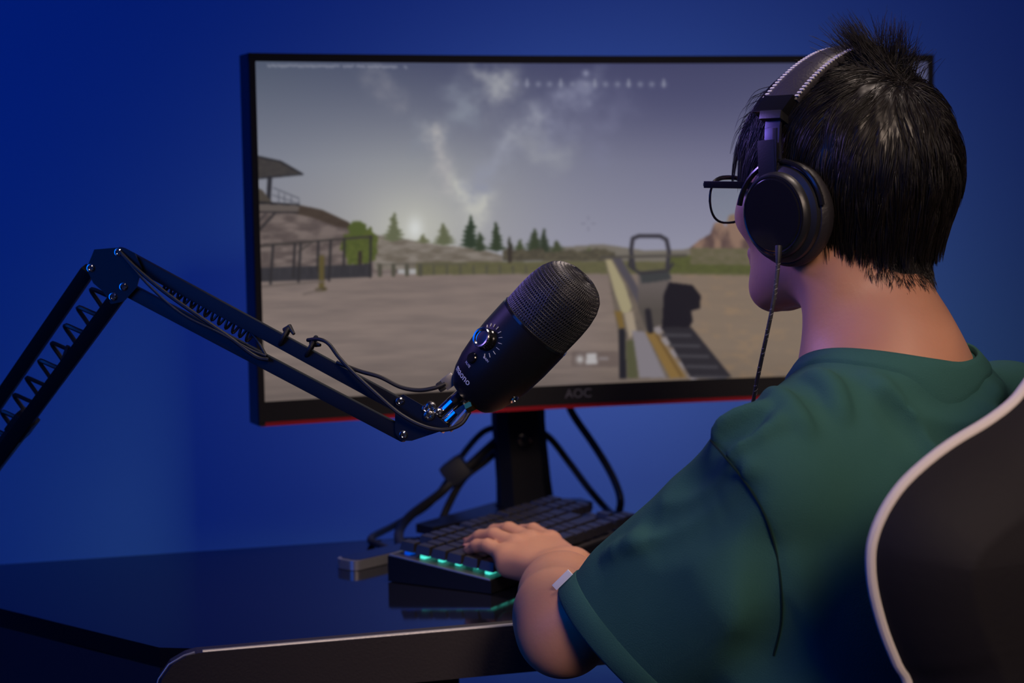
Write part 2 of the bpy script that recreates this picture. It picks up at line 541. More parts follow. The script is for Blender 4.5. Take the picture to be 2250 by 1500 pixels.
# clouds: wisps along a few strokes
wx, wy = SX + 80 * (fbm(SX / 50, SY / 50, 5) - .5), SY + 80 * (fbm(SX / 55, SY / 55, 9) - .5)
def cloud(pts, w, a, c=(150, 152, 158), seed=3):
    d = np.full(SX.shape, 1e9)
    for (x0, y0), (x1, y1) in zip(pts[:-1], pts[1:]):
        L = (x1 - x0) ** 2 + (y1 - y0) ** 2
        t = np.clip(((wx - x0) * (x1 - x0) + (wy - y0) * (y1 - y0)) / L, 0, 1)
        d = np.minimum(d, np.hypot(wx - x0 - t * (x1 - x0), wy - y0 - t * (y1 - y0)))
    n = np.clip((fbm(SX / 52, SY / 46, seed) - .25) * 2.2, 0, 1)
    a = a * .85
    pic[:] = mix(pic, c, a * np.exp(-(d / w) ** 2) * n)
cloud([(1040, 135), (1075, 175), (1070, 210)], 34, 1.15, (150, 152, 160), 21)
cloud([(790, 150), (830, 180), (840, 215)], 26, .6, (135, 135, 145), 22)
cloud([(900, 290), (950, 262), (1010, 235)], 28, 1.0, (128, 134, 148), 23)
cloud([(980, 200), (1010, 245)], 30, .8, (124, 130, 146), 33)
cloud([(925, 290), (950, 340), (955, 400)], 22, 1.3, (165, 163, 165), 24)
cloud([(990, 410), (1015, 440), (1015, 480)], 27, 1.5, (182, 182, 176), 25)
cloud([(1020, 410), (1080, 350), (1150, 270), (1150, 310)], 36, 1.25, (140, 143, 158), 26)
cloud([(1190, 280), (1230, 220), (1280, 190)], 36, 1.1, (130, 133, 156), 27)
cloud([(1270, 340), (1310, 280), (1340, 240)], 40, .7, (120, 122, 148), 28)
cloud([(1130, 300), (1190, 340)], 30, .6, (150, 152, 160), 29)
pic[:] = mix(pic, (62, 64, 100), .35 * blob(1480, 190, 260, 90))
pic[:] = mix(pic, (205, 207, 205), .95 * blob(888, 508, 17, 26))
# far hills
n1 = fbm(SX / 26, SY / 9, 41)
hill = mix((112, 100, 96), (84, 74, 72), (n1 - .35) * 3)
put(inside([(555, 452), (640, 452), (700, 470), (750, 500), (800, 520), (850, 545), (850, 610), (555, 620)]), hill)
put(inside([(640, 450), (690, 462), (745, 490), (760, 508), (720, 500), (665, 478), (600, 462)]), mix((72, 62, 54), (60, 50, 44), n1))
put(inside([(800, 520), (860, 530), (940, 545), (1030, 555), (1080, 572), (1080, 600), (800, 600)]), mix((128, 120, 112), (100, 92, 82), (n1 - .3) * 2.5), 2)
# right rocks
put(inside([(1490, 560), (1520, 535), (1545, 520), (1555, 495), (1572, 490), (1580, 505), (1590, 475), (1625, 472), (1700, 500), (1800, 530), (1900, 560), (2040, 575), (2040, 600), (1490, 600)]),
    mix((132, 106, 92), (86, 68, 66), (fbm(SX / 22, SY / 45, 44) - .38) * 4), 1)
put(inside([(1180, 555), (1300, 545), (1400, 560), (1500, 555), (1500, 590), (1180, 590)]), (110, 104, 96), 2)
# ground
gr = mix((126, 112, 106), (112, 100, 96), (fbm(SX / 90, SY / 10, 51) - .3) * 2)
gr = mix(gr, (122, 106, 90), np.clip((SX - 1250) / 300, 0, 1) * .8)
gr = mix(gr, (140, 116, 92), np.clip((fbm(SX / 30, SY / 14, 52) - .5) * 3, 0, 1) * np.clip((SX - 1400) / 200, 0, 1) * .6)
gr = gr * (1 - .12 * np.clip((SY - 780) / 100, 0, 1))[..., None]
put(SY > 612 - .004 * (SX - 560), gr, 1)
# grass strips
put((SY > 585) & (SY < 614) & (SX > 890), mix((98, 94, 66), (82, 80, 58), fbm(SX / 9, SY / 5, 53)), 2)
put((SY > 570) & (SY < 610) & (SX > 1450), mix((86, 90, 50), (72, 74, 46), fbm(SX / 9, SY / 5, 54)), 2)
put((SY > 552) & (SY < 590) & (SX > 1500), mix((108, 98, 82), (86, 84, 60), fbm(SX / 12, SY / 8, 59)) , 2)
# trees
def pine(x, yb, h, w, c, seed):
    r = np.random.default_rng(seed)
    m = np.zeros(SX.shape); w *= 1.35; h *= 1.12
    for k in range(7):
        t = k / 6
        y = yb - h + t * h * .9; ww = w * (.15 + .85 * t) * r.uniform(.75, 1.15)
        m = np.maximum(m, (np.abs(SX - x - r.uniform(-2, 2)) / (ww / 2 + .1) + np.abs(SY - y) / (h * .13) < 1.0))
    m = np.maximum(m, stroke([(x, yb), (x, yb - h)], 2.5))
    put(m, c, 2)
for a in ((842, 535, 52, 40, (94, 98, 74)), (950, 545, 40, 44, (92, 96, 72)), (1008, 552, 60, 42, (44, 56, 42)), (1030, 560, 35, 30, (50, 60, 44)), (1065, 560, 54, 34, (48, 58, 42)),
          (1095, 570, 34, 18, (46, 48, 38)), (1118, 568, 28, 30, (62, 70, 48)), (1150, 566, 46, 40, (52, 60, 44)), (1172, 566, 46, 30, (46, 54, 42)), (1200, 566, 24, 36, (60, 66, 48)),
          (1270, 575, 18, 30, (80, 84, 58)), (905, 540, 16, 26, (98, 100, 74))):
    pine(*a, seed=int(a[0]))
put((SY > 552 + 14 * fbm(SX / 14, SY * 0, 61)) & (SY < 584) & (SX > 1080) & (SX < 1330), mix((62, 58, 50), (92, 86, 70), fbm(SX / 8, SY / 6, 62)), 2)
d = ((SX - 770) / 38) ** 2 + ((SY - 545) / 46) ** 2 + 1.1 * (fbm(SX / 9, SY / 9, 63) - .5)
put(d < 1, mix((88, 96, 46), (66, 74, 38), fbm(SX / 6, SY / 6, 64)), 1)
put(((SX - 765) / 20) ** 2 + ((SY - 506) / 17) ** 2 + .8 * (fbm(SX / 7, SY / 7, 65) - .5) < 1, (74, 84, 42), 2)
put(stroke([(769, 600), (770, 560)], 8), (50, 44, 40))
# fence posts
for x in range(812, 1260, 29):
    put(stroke([(x, 612), (x, 590 + (x - 812) * .02)], 9 if x < 900 else 4), (74, 72, 62))
put(stroke([(805, 588), (1000, 590)], 2.5), (80, 76, 68)); put(stroke([(1095, 584), (1095, 555)], 9), (52, 46, 42))
# watchtower and hut
put(inside([(553, 340), (605, 352), (650, 381), (600, 387), (553, 390)]), mix((66, 62, 60), (54, 51, 52), fbm(SX / 10, SY / 6, 71)))
put(stroke([(553, 341), (605, 354), (650, 382), (553, 391)], 3), (30, 30, 34))
put(stroke([(582, 390), (579, 440)], 9), (40, 40, 46)); put(inside([(553, 410), (566, 416), (588, 446), (553, 446)]), (70, 64, 58))
put(stroke([(556, 445), (640, 452)], 7), (34, 33, 36))
put(stroke([(590, 412), (642, 436)], 2), (70, 72, 82)); put(stroke([(588, 428), (642, 448)], 2), (80, 82, 92))
for x in (600, 612, 626, 642): put(stroke([(x, 417 + (x - 590) * .45), (x, 450)], 1.8), (74, 76, 86))
put(inside([(553, 447), (644, 452), (640, 466), (553, 464)]), (92, 84, 80)); put(stroke([(553, 465), (640, 468)], 4), (46, 42, 44))
put(stroke([(560, 505), (592, 468)], 5), (44, 42, 44)); put(stroke([(556, 490), (574, 468)], 3), (54, 50, 52))
put(inside([(560, 590), (795, 586), (795, 616), (560, 622)]), mix((58, 56, 60), (44, 43, 47), fbm(SX / 5, SY / 30, 72)))
put(stroke([(563, 541), (640, 535), (795, 524)], 5), (56, 52, 50))
for x0, x1, y0, y1 in ((588, 582, 540, 628), (633, 629, 538, 612), (645, 640, 538, 626), (682, 680, 534, 600), (708, 704, 532, 622), (737, 735, 530, 590), (793, 791, 524, 616)):
    put(stroke([(x0, y0), (x1, y1)], 5), (44, 42, 44))
put(stroke([(640, 556), (668, 536)], 3), (56, 52, 50))
put(stroke([(689, 570), (688, 640)], 11), (86, 76, 44), 2); put(stroke([(678, 643), (696, 641)], 7), (66, 58, 38), 2)
put(stroke([(560, 632), (690, 624)], 5), (96, 86, 82), 2); put(stroke([(650, 652), (688, 642)], 4), (98, 88, 84), 2)
# the barrel, rail and sight in the foreground
put(inside([(1308, 578), (1335, 578), (1370, 640), (1400, 700), (1430, 760), (1480, 852), (1345, 862), (1335, 740)]), mix((112, 100, 88), (84, 76, 72), fbm(SX / 14, SY / 14, 81)), 2)
put(inside([(1308, 580), (1322, 580), (1352, 640), (1368, 690), (1362, 705), (1345, 705), (1330, 660)]), (152, 142, 112), 3)
put(inside([(1322, 575), (1342, 575), (1385, 650), (1410, 700), (1392, 704), (1360, 640)]), (74, 70, 78), 3)
put(inside([(1328, 700), (1345, 700), (1352, 740), (1340, 742)]), (112, 90, 48), 3); put(inside([(1350, 705), (1370, 700), (1378, 745), (1362, 765)]), (150, 136, 118), 3)
put(inside([(1338, 742), (1352, 740), (1356, 858), (1340, 858)]), (32, 31, 38), 2); put(inside([(1354, 770), (1376, 765), (1382, 856), (1358, 856)]), (78, 78, 56), 3)
put(inside([(1368, 745), (1398, 748), (1445, 855), (1385, 855)]), (122, 116, 122), 3)
put(inside([(1398, 748), (1424, 748), (1490, 852), (1455, 856)]), (124, 98, 56), 2); put(stroke([(1422, 752), (1480, 850)], 5), (96, 74, 44), 2)
for k in range(5):
    x, y = 1425 + 20 * k, 738 + 27 * k
    put(inside([(x - 12, y), (x + 3, y - 8), (x + 14, y + 8), (x, y + 16)]), (134, 126, 128), 3)
put(inside([(1432, 735), (1502, 735), (1595, 850), (1500, 852)]), (40, 38, 44), 2)
for k in range(5):
    x0, x1, y = 1438 + 18 * k, 1500 + 20 * k, 755 + 24 * k
    put(stroke([(x0, y), (x1, y)], 7), (62, 60, 66), 2)
put(inside([(1382, 608), (1450, 605), (1456, 640), (1440, 730), (1400, 745), (1382, 690)]), mix((94, 86, 84), (76, 70, 66), (SY - 640) / 60), 3)
put(inside([(1385, 610), (1450, 604), (1458, 625), (1420, 632), (1390, 636)]), (56, 58, 60), 2)
put(inside([(1452, 632), (1505, 638), (1524, 662), (1522, 692), (1502, 698), (1506, 722), (1498, 736), (1436, 738), (1440, 660)]), (24, 22, 30), 2)
put(stroke([(1372, 600), (1366, 560), (1370, 532), (1384, 526), (1432, 526), (1446, 534), (1452, 562), (1448, 598)], 9), (52, 50, 58), 1)
put(stroke([(1366, 572), (1362, 595), (1385, 612), (1450, 605), (1460, 590)], 7), (50, 48, 52), 2)
put(stroke([(1300, 576), (1490, 570)], 6), (70, 66, 62), 3); put(stroke([(1404, 700), (1410, 745)], 14), (34, 32, 38), 2)
# heads-up marks: compass ticks, aiming cross, ammunition box, line of small text
for k, x in enumerate((1109, 1134, 1159, 1184, 1209, 1235, 1265, 1285, 1309, 1336, 1361, 1387, 1413, 1440)):
    put(blob(x, 179, 6, 6) * .8, (125, 128, 150), 1)
    if x in (1134, 1209, 1285, 1361, 1440): put(stroke([(x, 168), (x, 184)], 4) * .8, (135, 138, 156), 1)
put(blob(1265, 154, 7, 7), (130, 133, 158))
for a, b in (((1255, 498), (1262, 498)), ((1278, 498), (1285, 498)), ((1270, 482), (1270, 489)), ((1270, 507), (1270, 514))): put(stroke([a, b], 2) * .7, (95, 95, 112))
put(inside([(1232, 794), (1338, 794), (1338, 830), (1232, 830)]) * .5, (84, 72, 70), 2)
put(blob(1251, 813, 8, 9), (175, 172, 172)); put(inside([(1266, 799), (1288, 799), (1290, 824), (1264, 824)]) * .85, (180, 178, 180), 3); put(stroke([(1296, 811), (1312, 811)], 7) * .6, (140, 134, 138), 2)
rr = np.random.default_rng(4); x = 580.0
while x < 868:
    w = rr.uniform(3, 6)
    if rr.random() > .16: put(stroke([(x, 140.5), (x + w * .6, 141 + rr.uniform(-2, 2.5))], 4) * .65, (152, 154, 168), 1)
    x += w + 1.5
bl = np.stack([blur(pic[..., i], 2) for i in range(3)], -1); pic = bl
lin = np.clip(pic / 255.0, 0, 1)
lin = np.where(lin <= .04045, lin / 12.92, ((lin + .055) / 1.055) ** 2.4)

# screen mesh: one vertex per dot of the picture
uu, vv = np.meshgrid(np.linspace(0, 1, SW), np.linspace(0, 1, SH))
s_ = .0085 + uu * (1 - .017)
t_ = (s_ - .5) * cw
d_ = SAG - (RAD - np.sqrt(RAD * RAD - t_ * t_))
xy = ML[None, None, :2] + MX[None, None, :2] * (s_ * cw)[..., None] - MN[None, None, :2] * (d_ + .0015)[..., None]
zz = (mz1 - bz) * (1 - vv) + (mz0 + chin) * vv
sverts = np.concatenate([xy, zz[..., None]], -1).reshape(-1, 3)
idx = np.arange(SW * SH).reshape(SH, SW)
sfaces = np.stack([idx[:-1, :-1], idx[1:, :-1], idx[1:, 1:], idx[:-1, 1:]], -1).reshape(-1, 4)
sm = bpy.data.materials.new('screen_picture'); sm.use_nodes = True
nt = sm.node_tree; b = nt.nodes['Principled BSDF']
b.inputs['Base Color'].default_value = (.006, .006, .007, 1); b.inputs['Roughness'].default_value = .55; b.inputs['Specular IOR Level'].default_value = .2
at = nt.nodes.new('ShaderNodeAttribute'); at.attribute_name = 'picture'
nt.links.new(at.outputs['Color'], b.inputs['Emission Color']); b.inputs['Emission Strength'].default_value = 1.0
scr = mesh_obj('screen', sverts, sfaces, sm, monitor, True)
scr['label'] = 'lit screen with a game scene of desert, sky and a barrel'
ca = scr.data.color_attributes.new('picture', 'FLOAT_COLOR', 'POINT')
ca.data.foreach_set('color', np.concatenate([lin.reshape(-1, 3), np.ones((SW * SH, 1))], 1).astype(np.float32).ravel())
del sverts, sfaces, pic, lin

# ------------------------------------------------------------------ smooth solid modelling: distance fields turned into one continuous surface
def s_ell(c, r, ax=None):
    c = np.asarray(c, np.float32); r = np.asarray(r, np.float32)
    A = None if ax is None else np.asarray(ax, np.float32)        # rows = axes
    def f(p):
        q = p - c
        if A is not None: q = q @ A.T
        k0 = np.linalg.norm(q / r, axis=1); k1 = np.linalg.norm(q / (r * r), axis=1) + 1e-9
        return k0 * (k0 - 1) / k1
    return f
def s_cone(a, b, ra, rb, flat=None):
    """tapered capsule; flat=(axis, factor) squashes it along an axis"""
    a = np.asarray(a, np.float32); b = np.asarray(b, np.float32)
    ab = b - a; L2 = float(ab @ ab) + 1e-12
    def f(p):
        q = p - a
        t = np.clip(q @ ab / L2, 0, 1)
        v = q - t[:, None] * ab
        if flat is not None:
            n = np.asarray(flat[0], np.float32); k = flat[1]
            v = v + ((v @ n) * (k - 1))[:, None] * n
        d = np.linalg.norm(v, axis=1)
        return d - (ra + (rb - ra) * t)
    return f
def smin(a, b, k):
    h = np.clip(.5 + .5 * (b - a) / k, 0, 1)
    return b + (a - b) * h - k * h * (1 - h)
def union(prims):
    """[(field, blend radius)]"""
    def f(p):
        d = prims[0][0](p)
        for g, k in prims[1:]:
            e = g(p)
            d = smin(d, e, k) if k > 0 else np.minimum(d, e)
        return d
    return f
def carve(f, g, k):
    return lambda p: -smin(-f(p), g(p), k)

def surface(f, lo, hi, h, slack=1.7, B=10):
    lo = np.asarray(lo, np.float32); hi = np.asarray(hi, np.float32)
    nb = np.ceil((hi - lo) / (h * B)).astype(int)
    n = nb * B
    V = np.ones(n, np.float32)
    bc = np.stack(np.meshgrid(*[np.arange(k) for k in nb], indexing='ij'), -1).reshape(-1, 3)
    cen = lo + (bc * B + (B - 1) / 2).astype(np.float32) * h
    d = f(cen.astype(np.float32))
    near = np.abs(d) < h * B * .866 * slack
    off = np.stack(np.meshgrid(*[np.arange(B)] * 3, indexing='ij'), -1).reshape(-1, 3)
    for b_, dd in zip(bc[~near], d[~near]):
        if dd < 0:
            V[b_[0] * B:(b_[0] + 1) * B, b_[1] * B:(b_[1] + 1) * B, b_[2] * B:(b_[2] + 1) * B] = -1
    nbk = bc[near]
    for i in range(0, len(nbk), 200):
        chunk = nbk[i:i + 200]
        ijk = (chunk[:, None, :] * B + off[None]).reshape(-1, 3)
        V[ijk[:, 0], ijk[:, 1], ijk[:, 2]] = f((lo + ijk * np.float32(h)).astype(np.float32))
    S = V < 0
    c = [S[i:n[0] - 1 + i, j:n[1] - 1 + j, k:n[2] - 1 + k] for i in (0, 1) for j in (0, 1) for k in (0, 1)]
    anyv = c[0].copy(); allv = c[0].copy()
    for x in c[1:]: anyv |= x; allv &= x
    cells = np.argwhere(anyv & ~allv)
    idx = -np.ones(tuple(np.array(n) - 1), np.int32)
    idx[cells[:, 0], cells[:, 1], cells[:, 2]] = np.arange(len(cells))
    acc = np.zeros((len(cells), 3), np.float64); cnt = np.zeros(len(cells))
    corners = [np.array(q) for q in ((0,0,0),(0,0,1),(0,1,0),(0,1,1),(1,0,0),(1,0,1),(1,1,0),(1,1,1))]
    cv = [V[tuple((cells + q).T)] for q in corners]
    for a in range(8):
        for b_ in range(a + 1, 8):
            df = corners[b_] - corners[a]
            if np.abs(df).sum() != 1: continue
            m = (cv[a] < 0) != (cv[b_] < 0)
            t = cv[a][m] / (cv[a][m] - cv[b_][m])
            acc[m] += corners[a] + t[:, None] * df
            cnt[m] += 1
    verts = lo + (cells + acc / cnt[:, None]) * h
    faces = []
    for ax in range(3):
        u, v = (ax + 1) % 3, (ax + 2) % 3
        s0_ = [slice(1, n[i] - 1) for i in range(3)]; s1_ = list(s0_)
        s0_[ax] = slice(0, n[ax] - 1); s1_[ax] = slice(1, n[ax])
        A_, B_ = S[tuple(s0_)], S[tuple(s1_)]
        e = np.argwhere(A_ != B_)
        base = e + np.array([0 if i == ax else 1 for i in range(3)])
        flip = A_[tuple(e.T)]
        du = np.zeros(3, int); du[u] = 1; dv = np.zeros(3, int); dv[v] = 1
        q = [idx[tuple((base - x).T)] for x in (du + dv, dv, 0 * du, du)]
        F = np.stack(q, 1)
        F[~flip] = F[~flip][:, ::-1]
        faces.append(F)
    faces = np.concatenate(faces)
    faces = faces[(faces >= 0).all(1)]
    # a light relaxation
    for _ in range(2):
        s = np.zeros_like(verts); w = np.zeros(len(verts))
        for k in range(4):
            a, b_ = faces[:, k], faces[:, (k + 1) % 4]
            for ax in range(3):
                s[:, ax] += np.bincount(a, verts[b_, ax], len(verts)) + np.bincount(b_, verts[a, ax], len(verts))
            w += np.bincount(a, minlength=len(verts)) + np.bincount(b_, minlength=len(verts))
        verts = verts * .5 + .5 * s / np.maximum(w, 1)[:, None]
    return verts, faces

def seen(px, py, f, near=1.0, far=2.4):
    """the point of a surface met by the view ray of a pixel"""
    d = unit(P(px, py, 1.0) - CAM); t = near
    for _ in range(140):
        v = float(f((CAM + d * t)[None].astype(np.float32))[0])
        if v < .0005: return CAM + d * t
        t += v * .7
        if t > far: break
    return None
def grad(f, p, e=.002):
    p = p.astype(np.float32)
    g = np.stack([f(p + np.eye(3, dtype=np.float32)[i] * e) - f(p - np.eye(3, dtype=np.float32)[i] * e) for i in range(3)], 1)
    return g / (np.linalg.norm(g, axis=1, keepdims=True) + 1e-9)

# ------------------------------------------------------------------ the person: frames
HEAD = P(1864, 398, 1.60)                                     # between the ears
TH = math.radians(43)                                        # head turned to the left of the view
HF = np.array([-math.sin(TH), math.cos(TH), 0.0]); HL = np.array([-math.cos(TH), -math.sin(TH), 0.0])
def Hd(f, l, u): return HEAD + HF * f + HL * l + UP * u
HAX = np.stack([HF, HL, UP])
NB = P(1962, 800, 1.575)                                      # base of the neck
TB = math.radians(44)
TF = np.array([-math.sin(TB), math.cos(TB), 0.0]); TL = np.array([-math.cos(TB), -math.sin(TB), 0.0])
def T(f, l, u): return NB + TF * f + TL * l + UP * u
TAX = np.stack([TF, TL, UP])
SHL = P(1680, 1040, 1.47)                                      # left shoulder joint
SHR = T(.0, -.185, -.075)
ELB = P(1242, 1379, 1.612)
WRI = P(1243, 1252, 1.855)
# head and neck
skull = [
    (s_ell(Hd(-.001, 0, .022), (.091, .071, .080), HAX), 0),
    (s_ell(Hd(-.034, 0, -.010), (.047, .053, .056), HAX), .03),
    (s_ell(Hd(.035, 0, -.035), (.058, .062, .068), HAX), .03),
    (s_ell(Hd(.052, 0, -.078), (.040, .036, .030), HAX), .03),        # jaw
]
cranium = union(skull)
face = skull + [
    (s_cone(Hd(.072, .040, -.030), Hd(.060, .052, -.022), .018, .018), .018),    # cheekbones
    (s_cone(Hd(.072, -.040, -.030), Hd(.060, -.052, -.022), .018, .018), .018),
    (s_cone(Hd(.006, .050, -.066), Hd(.074, .022, -.098), .015, .014), .022),      # jaw line
    (s_cone(Hd(.006, -.050, -.066), Hd(.074, -.022, -.098), .015, .014), .022),
    (s_cone(Hd(.078, .008, -.104), Hd(.078, -.008, -.104), .012, .012), .014),     # chin
    (s_cone(Hd(.088, .034, .012), Hd(.092, .012, .010), .007, .007), .014),       # brows
    (s_cone(Hd(.088, -.034, .012), Hd(.092, -.012, .010), .007, .007), .014),
    (s_cone(Hd(.092, 0, -.002), Hd(.108, 0, -.036), .007, .010), .010),             # nose
    (s_cone(Hd(.100, .010, -.040), Hd(.100, -.010, -.040), .007, .007), .008),
    (s_cone(Hd(.094, .016, -.064), Hd(.094, -.016, -.064), .006, .006), .008),     # lips
    (s_cone(Hd(.091, .013, -.074), Hd(.091, -.013, -.074), .007, .007), .006),
    (s_ell(Hd(-.006, .070, -.016), (.016, .004, .026), HAX), .006),               # ears
    (s_ell(Hd(-.006, -.070, -.016), (.016, .004, .026), HAX), .006),
]
neck = [
    (s_cone(Hd(-.015, 0, -.050), NB + UP * -.03, .046, .058), .030),
    (s_cone(Hd(-.018, .034, -.060), T(.045, .042, -.03), .022, .020), .03),
    (s_cone(Hd(-.018, -.034, -.060), T(.045, -.042, -.03), .022, .020), .03),
    (s_cone(NB + UP * .00, T(-.010, .09, -.066), .046, .030), .04),     # trapezius
    (s_cone(NB + UP * .00, T(-.010, -.09, -.066), .046, .030), .04),
    (s_cone(T(-.01, .10, -.080), SHL + UP * -.014, .024, .026), .03),
    (s_cone(T(-.01, -.10, -.080), SHR + UP * -.014, .024, .026), .03),
    (s_ell(T(0, 0, -.20), (.095, .155, .19), TAX), .06),
    (s_ell(T(.0, 0, -.38), (.09, .14, .16), TAX), .06),
]
def hand(W, MID, left, tips, thumb, k=1.0):
    """W wrist, MID middle knuckle; left = across the hand towards the little finger; tips = 4 finger ends, little finger first"""
    W = np.asarray(W); MID = np.asarray(MID)
    fw = unit(MID - W); le = unit(left - fw * np.dot(left, fw)); nu = np.cross(le, fw)
    if nu[2] < 0: nu = -nu
    kn = [MID + le * a + fw * b + nu * c for a, b, c in ((.036, -.014, -.007), (.019, -.004, -.001), (0, 0, 0), (-.021, -.003, -.002))]
    out = []
    flat = (nu, 1.55)
    for i, K in enumerate(kn):
        root = W + le * (.017 - .0105 * i) + fw * .010
        out.append((s_cone(root, K, .0138, .0102), .012))
        out.append((s_cone(K - fw * .004 + nu * .002, K + fw * .002 + nu * .001, .0092, .0092), .006))
    out.append((s_cone(W + le * .012 + fw * .022 - nu * .010, kn[0] - fw * .010 - nu * .008, .0145, .0125), .012))
    out.append((s_cone(W - le * .014 + fw * .020 - nu * .010, kn[3] - fw * .030 - nu * .012, .0150, .0130), .012))
    rr_ = (.0074, .0082, .0086, .0083)
    bends = (.008, .010, .011, .010)
    for i, (K, tp) in enumerate(zip(kn, tips)):
        tp = np.asarray(tp); v = tp - K; L = np.linalg.norm(v)
        p1 = K + v * .46 + nu * bends[i]
        p2 = K + v * .76 + nu * bends[i] * .75
        r = rr_[i]
        out.append((s_cone(K, p1, r * 1.16, r * 1.02), .005))
        out.append((s_cone(p1, p2, r * 1.03, r * .95), .003))
        out.append((s_cone(p2, tp, r * .95, r * .80), .003))
    t0, t1, t2, t3 = [np.asarray(t) for t in thumb]
    out.append((s_cone(t0, t1, .0150, .0125), .012)); out.append((s_cone(t1, t2, .0110, .0100), .005)); out.append((s_cone(t2, t3, .0098, .0080), .003))
    return out, kn, fw, le, nu
MID = P(1168, 1188, 1.935)
LE = np.array([-.85, -.50, -.05])
tipL = [P(1029, 1207, 1.955), P(1030, 1193, 1.982), P(1062, 1182, 2.012), P(1128, 1180, 2.035)]
fwd_ = unit(MID - WRI)
thL = [WRI + np.array([.030, .022, -.006]), WRI + np.array([.046, .055, -.008]), WRI + np.array([.042, .090, -.012]), WRI + np.array([.030, .112, -.016])]
hl, knL, fwL, leL, nuL = hand(WRI, MID, LE, tipL, thL)
armL = [
    (s_cone(SHL + UP * -.016, SHL * .45 + ELB * .55 + UP * -.006, .034, .031), .03),
    (s_cone(SHL * .45 + ELB * .55 + UP * -.006, ELB, .031, .033), .02),
    (s_cone(ELB + np.array([-.003, -.004, -.003]), ELB * .5 + WRI * .5 + np.array([-.003, 0, .001]), .0365, .0315), .030),
    (s_cone(ELB + np.array([-.006, .035, .010]), ELB * .5 + WRI * .5 + np.array([-.003, 0, .003]), .0340, .0310), .030),
    (s_cone(ELB * .5 + WRI * .5 + np.array([-.003, 0, .001]), WRI, .0305, .0205), .030),
    (s_cone(WRI - leL * .010, WRI + leL * .012, .0205, .0195), .012),
    (s_cone(WRI + leL * .020 + nuL * .006 - fwL * .012, WRI + leL * .020 + nuL * .006 - fwL * .008, .0095, .0095), .012),
]
# right arm, hidden behind the body from the front
ELR = np.array([.575, 1.80, .815]); WRR = np.array([.40, 2.02, .785])
MIR = WRR + np.array([-.055, .060, .006])
leR = np.array([.75, .62, 0])
tipR = [MIR + np.array(q) for q in ((.000, .092, -.022), (-.030, .088, -.022), (-.056, .072, -.022), (-.070, .048, -.022))]
thR = [WRR + np.array([-.030, .010, -.006]), WRR + np.array([-.056, .022, -.010]), WRR + np.array([-.085, .040, -.014]), WRR + np.array([-.102, .055, -.016])]
hr_, knR, fwR, leR_, nuR = hand(WRR, MIR, leR, tipR, thR)
armR = [(s_cone(SHR, ELR, .048, .037), .03), (s_cone(ELR, WRR, .037, .023), .02)]
body_f = union(face + neck + armL + hl + armR + hr_)
# eye sockets
for sg in (1, -1):
    body_f = carve(body_f, s_ell(Hd(.091, .031 * sg, -.008), (.009, .014, .0065), HAX), .006)
body_f = carve(body_f, s_cone(Hd(.104, .020, -.0692), Hd(.104, -.020, -.0692), .0035, .0035), .003)
person = empty('person', [NB[0] + .06, NB[1] - .05, 0.0], 'person in dark green t-shirt and glasses, seated with one hand on the keyboard', 'person')
v, f = surface(body_f, (-.09, 1.36, .70), (.75, 2.22, 1.32), .0021)
body = mesh_obj('body', v, f, M['skin'], person, True)
body['label'] = 'bare skin of face, neck, forearm and hand'
for sg in (1, -1):
    e = MB().lathe(Hd(.0795, .031 * sg, -.008), HF, [(-.0115, 0), (-.009, .007), (-.003, .0112), (.003, .0112), (.008, .008), (.0115, 0)], 20).build('eye', M['eye'], person)
    MB().lathe(Hd(.0795, .031 * sg, -.008), HF, [(.0100, .0055), (.0118, .004), (.0121, 0)], 16).build('iris', M['iris'], e)

# fingernails of the left hand
for K, tp in zip(knL, tipL):
    d = unit(tp - K); n = unit(nuL - d * np.dot(nuL, d)); s = np.cross(d, n)
    c = tp + n * .0052 - d * .001 
    MB().box(c, (d, s, n), (.0055, .0042, .0009), .0008).build('fingernail', M['lip'], person)

# ------------------------------------------------------------------ t-shirt
UA = unit(ELB - SHL)                                         # along the upper arm
HEM = P(1332, 1400, 1.590)                                    # middle of the sleeve opening
SLA = P(1652, 1150, 1.50)
shirt_prims = [
    (s_ell(T(.004, 0, -.205), (.132, .190, .20), TAX), 0),
    (s_ell(T(.000, .0, -.40), (.130, .178, .24), TAX), .08),
    (s_cone(T(-.004, .055, -.042), T(-.004, .160, -.070), .046, .044), .075),
    (s_cone(T(-.004, -.055, -.042), T(-.010, -.150, -.080), .044, .046), .05),
    (s_ell(NB - TF * .006 + UP * -.042, (.080, .088, .052), TAX), .05),
    (s_cone(SHL + UP * -.004, ELB * .66 + SHL * .34, .048, .037), .02),
    (s_cone(SHL + np.array([.004, .0, -.012]), SLA, .048, .066), .025),
    (s_cone(SLA + np.array([.0, .0, -.004]), HEM + unit(HEM - SLA) * .02, .066, .0615), .02),
    (s_cone(SHR, SHR * .4 + ELR * .6, .062, .068), .05),
    (s_cone(P(1640, 1290, 1.475), P(1478, 1425, 1.555), .052, .050), .03),
    (s_cone(T(.0, .11, -.056), T(.0, .168, -.072), .038, .040), .04),
]
shirt0 = union(shirt_prims)
def trace(pts, inner, n=8):
    """evenly spaced places on the cloth along a line of sight points, with a 0..1..0 taper"""
    line = spline([np.array([x, y, 0.0]) for x, y in pts], 12)
    out = []
    for k in range(n):
        p = line[int(round(k * (len(line) - 1) / (n - 1)))]
        s = seen(p[0], p[1], inner)
        if s is not None: out.append((s, grad(inner, s[None])[0], math.sin(math.pi * (.06 + .88 * k / (n - 1))) ** .7))
    return out
def fold(pts, r, k, depth, inner=shirt0):
    """a soft ridge running over the cloth, highest in its middle"""
    t = trace(pts, inner)
    q = [(s + g * (depth * w - r * .62)) for s, g, w in t]
    return [(s_cone(a, b, r * .62, r * .62), k) for a, b in zip(q[:-1], q[1:])]
ridges = []
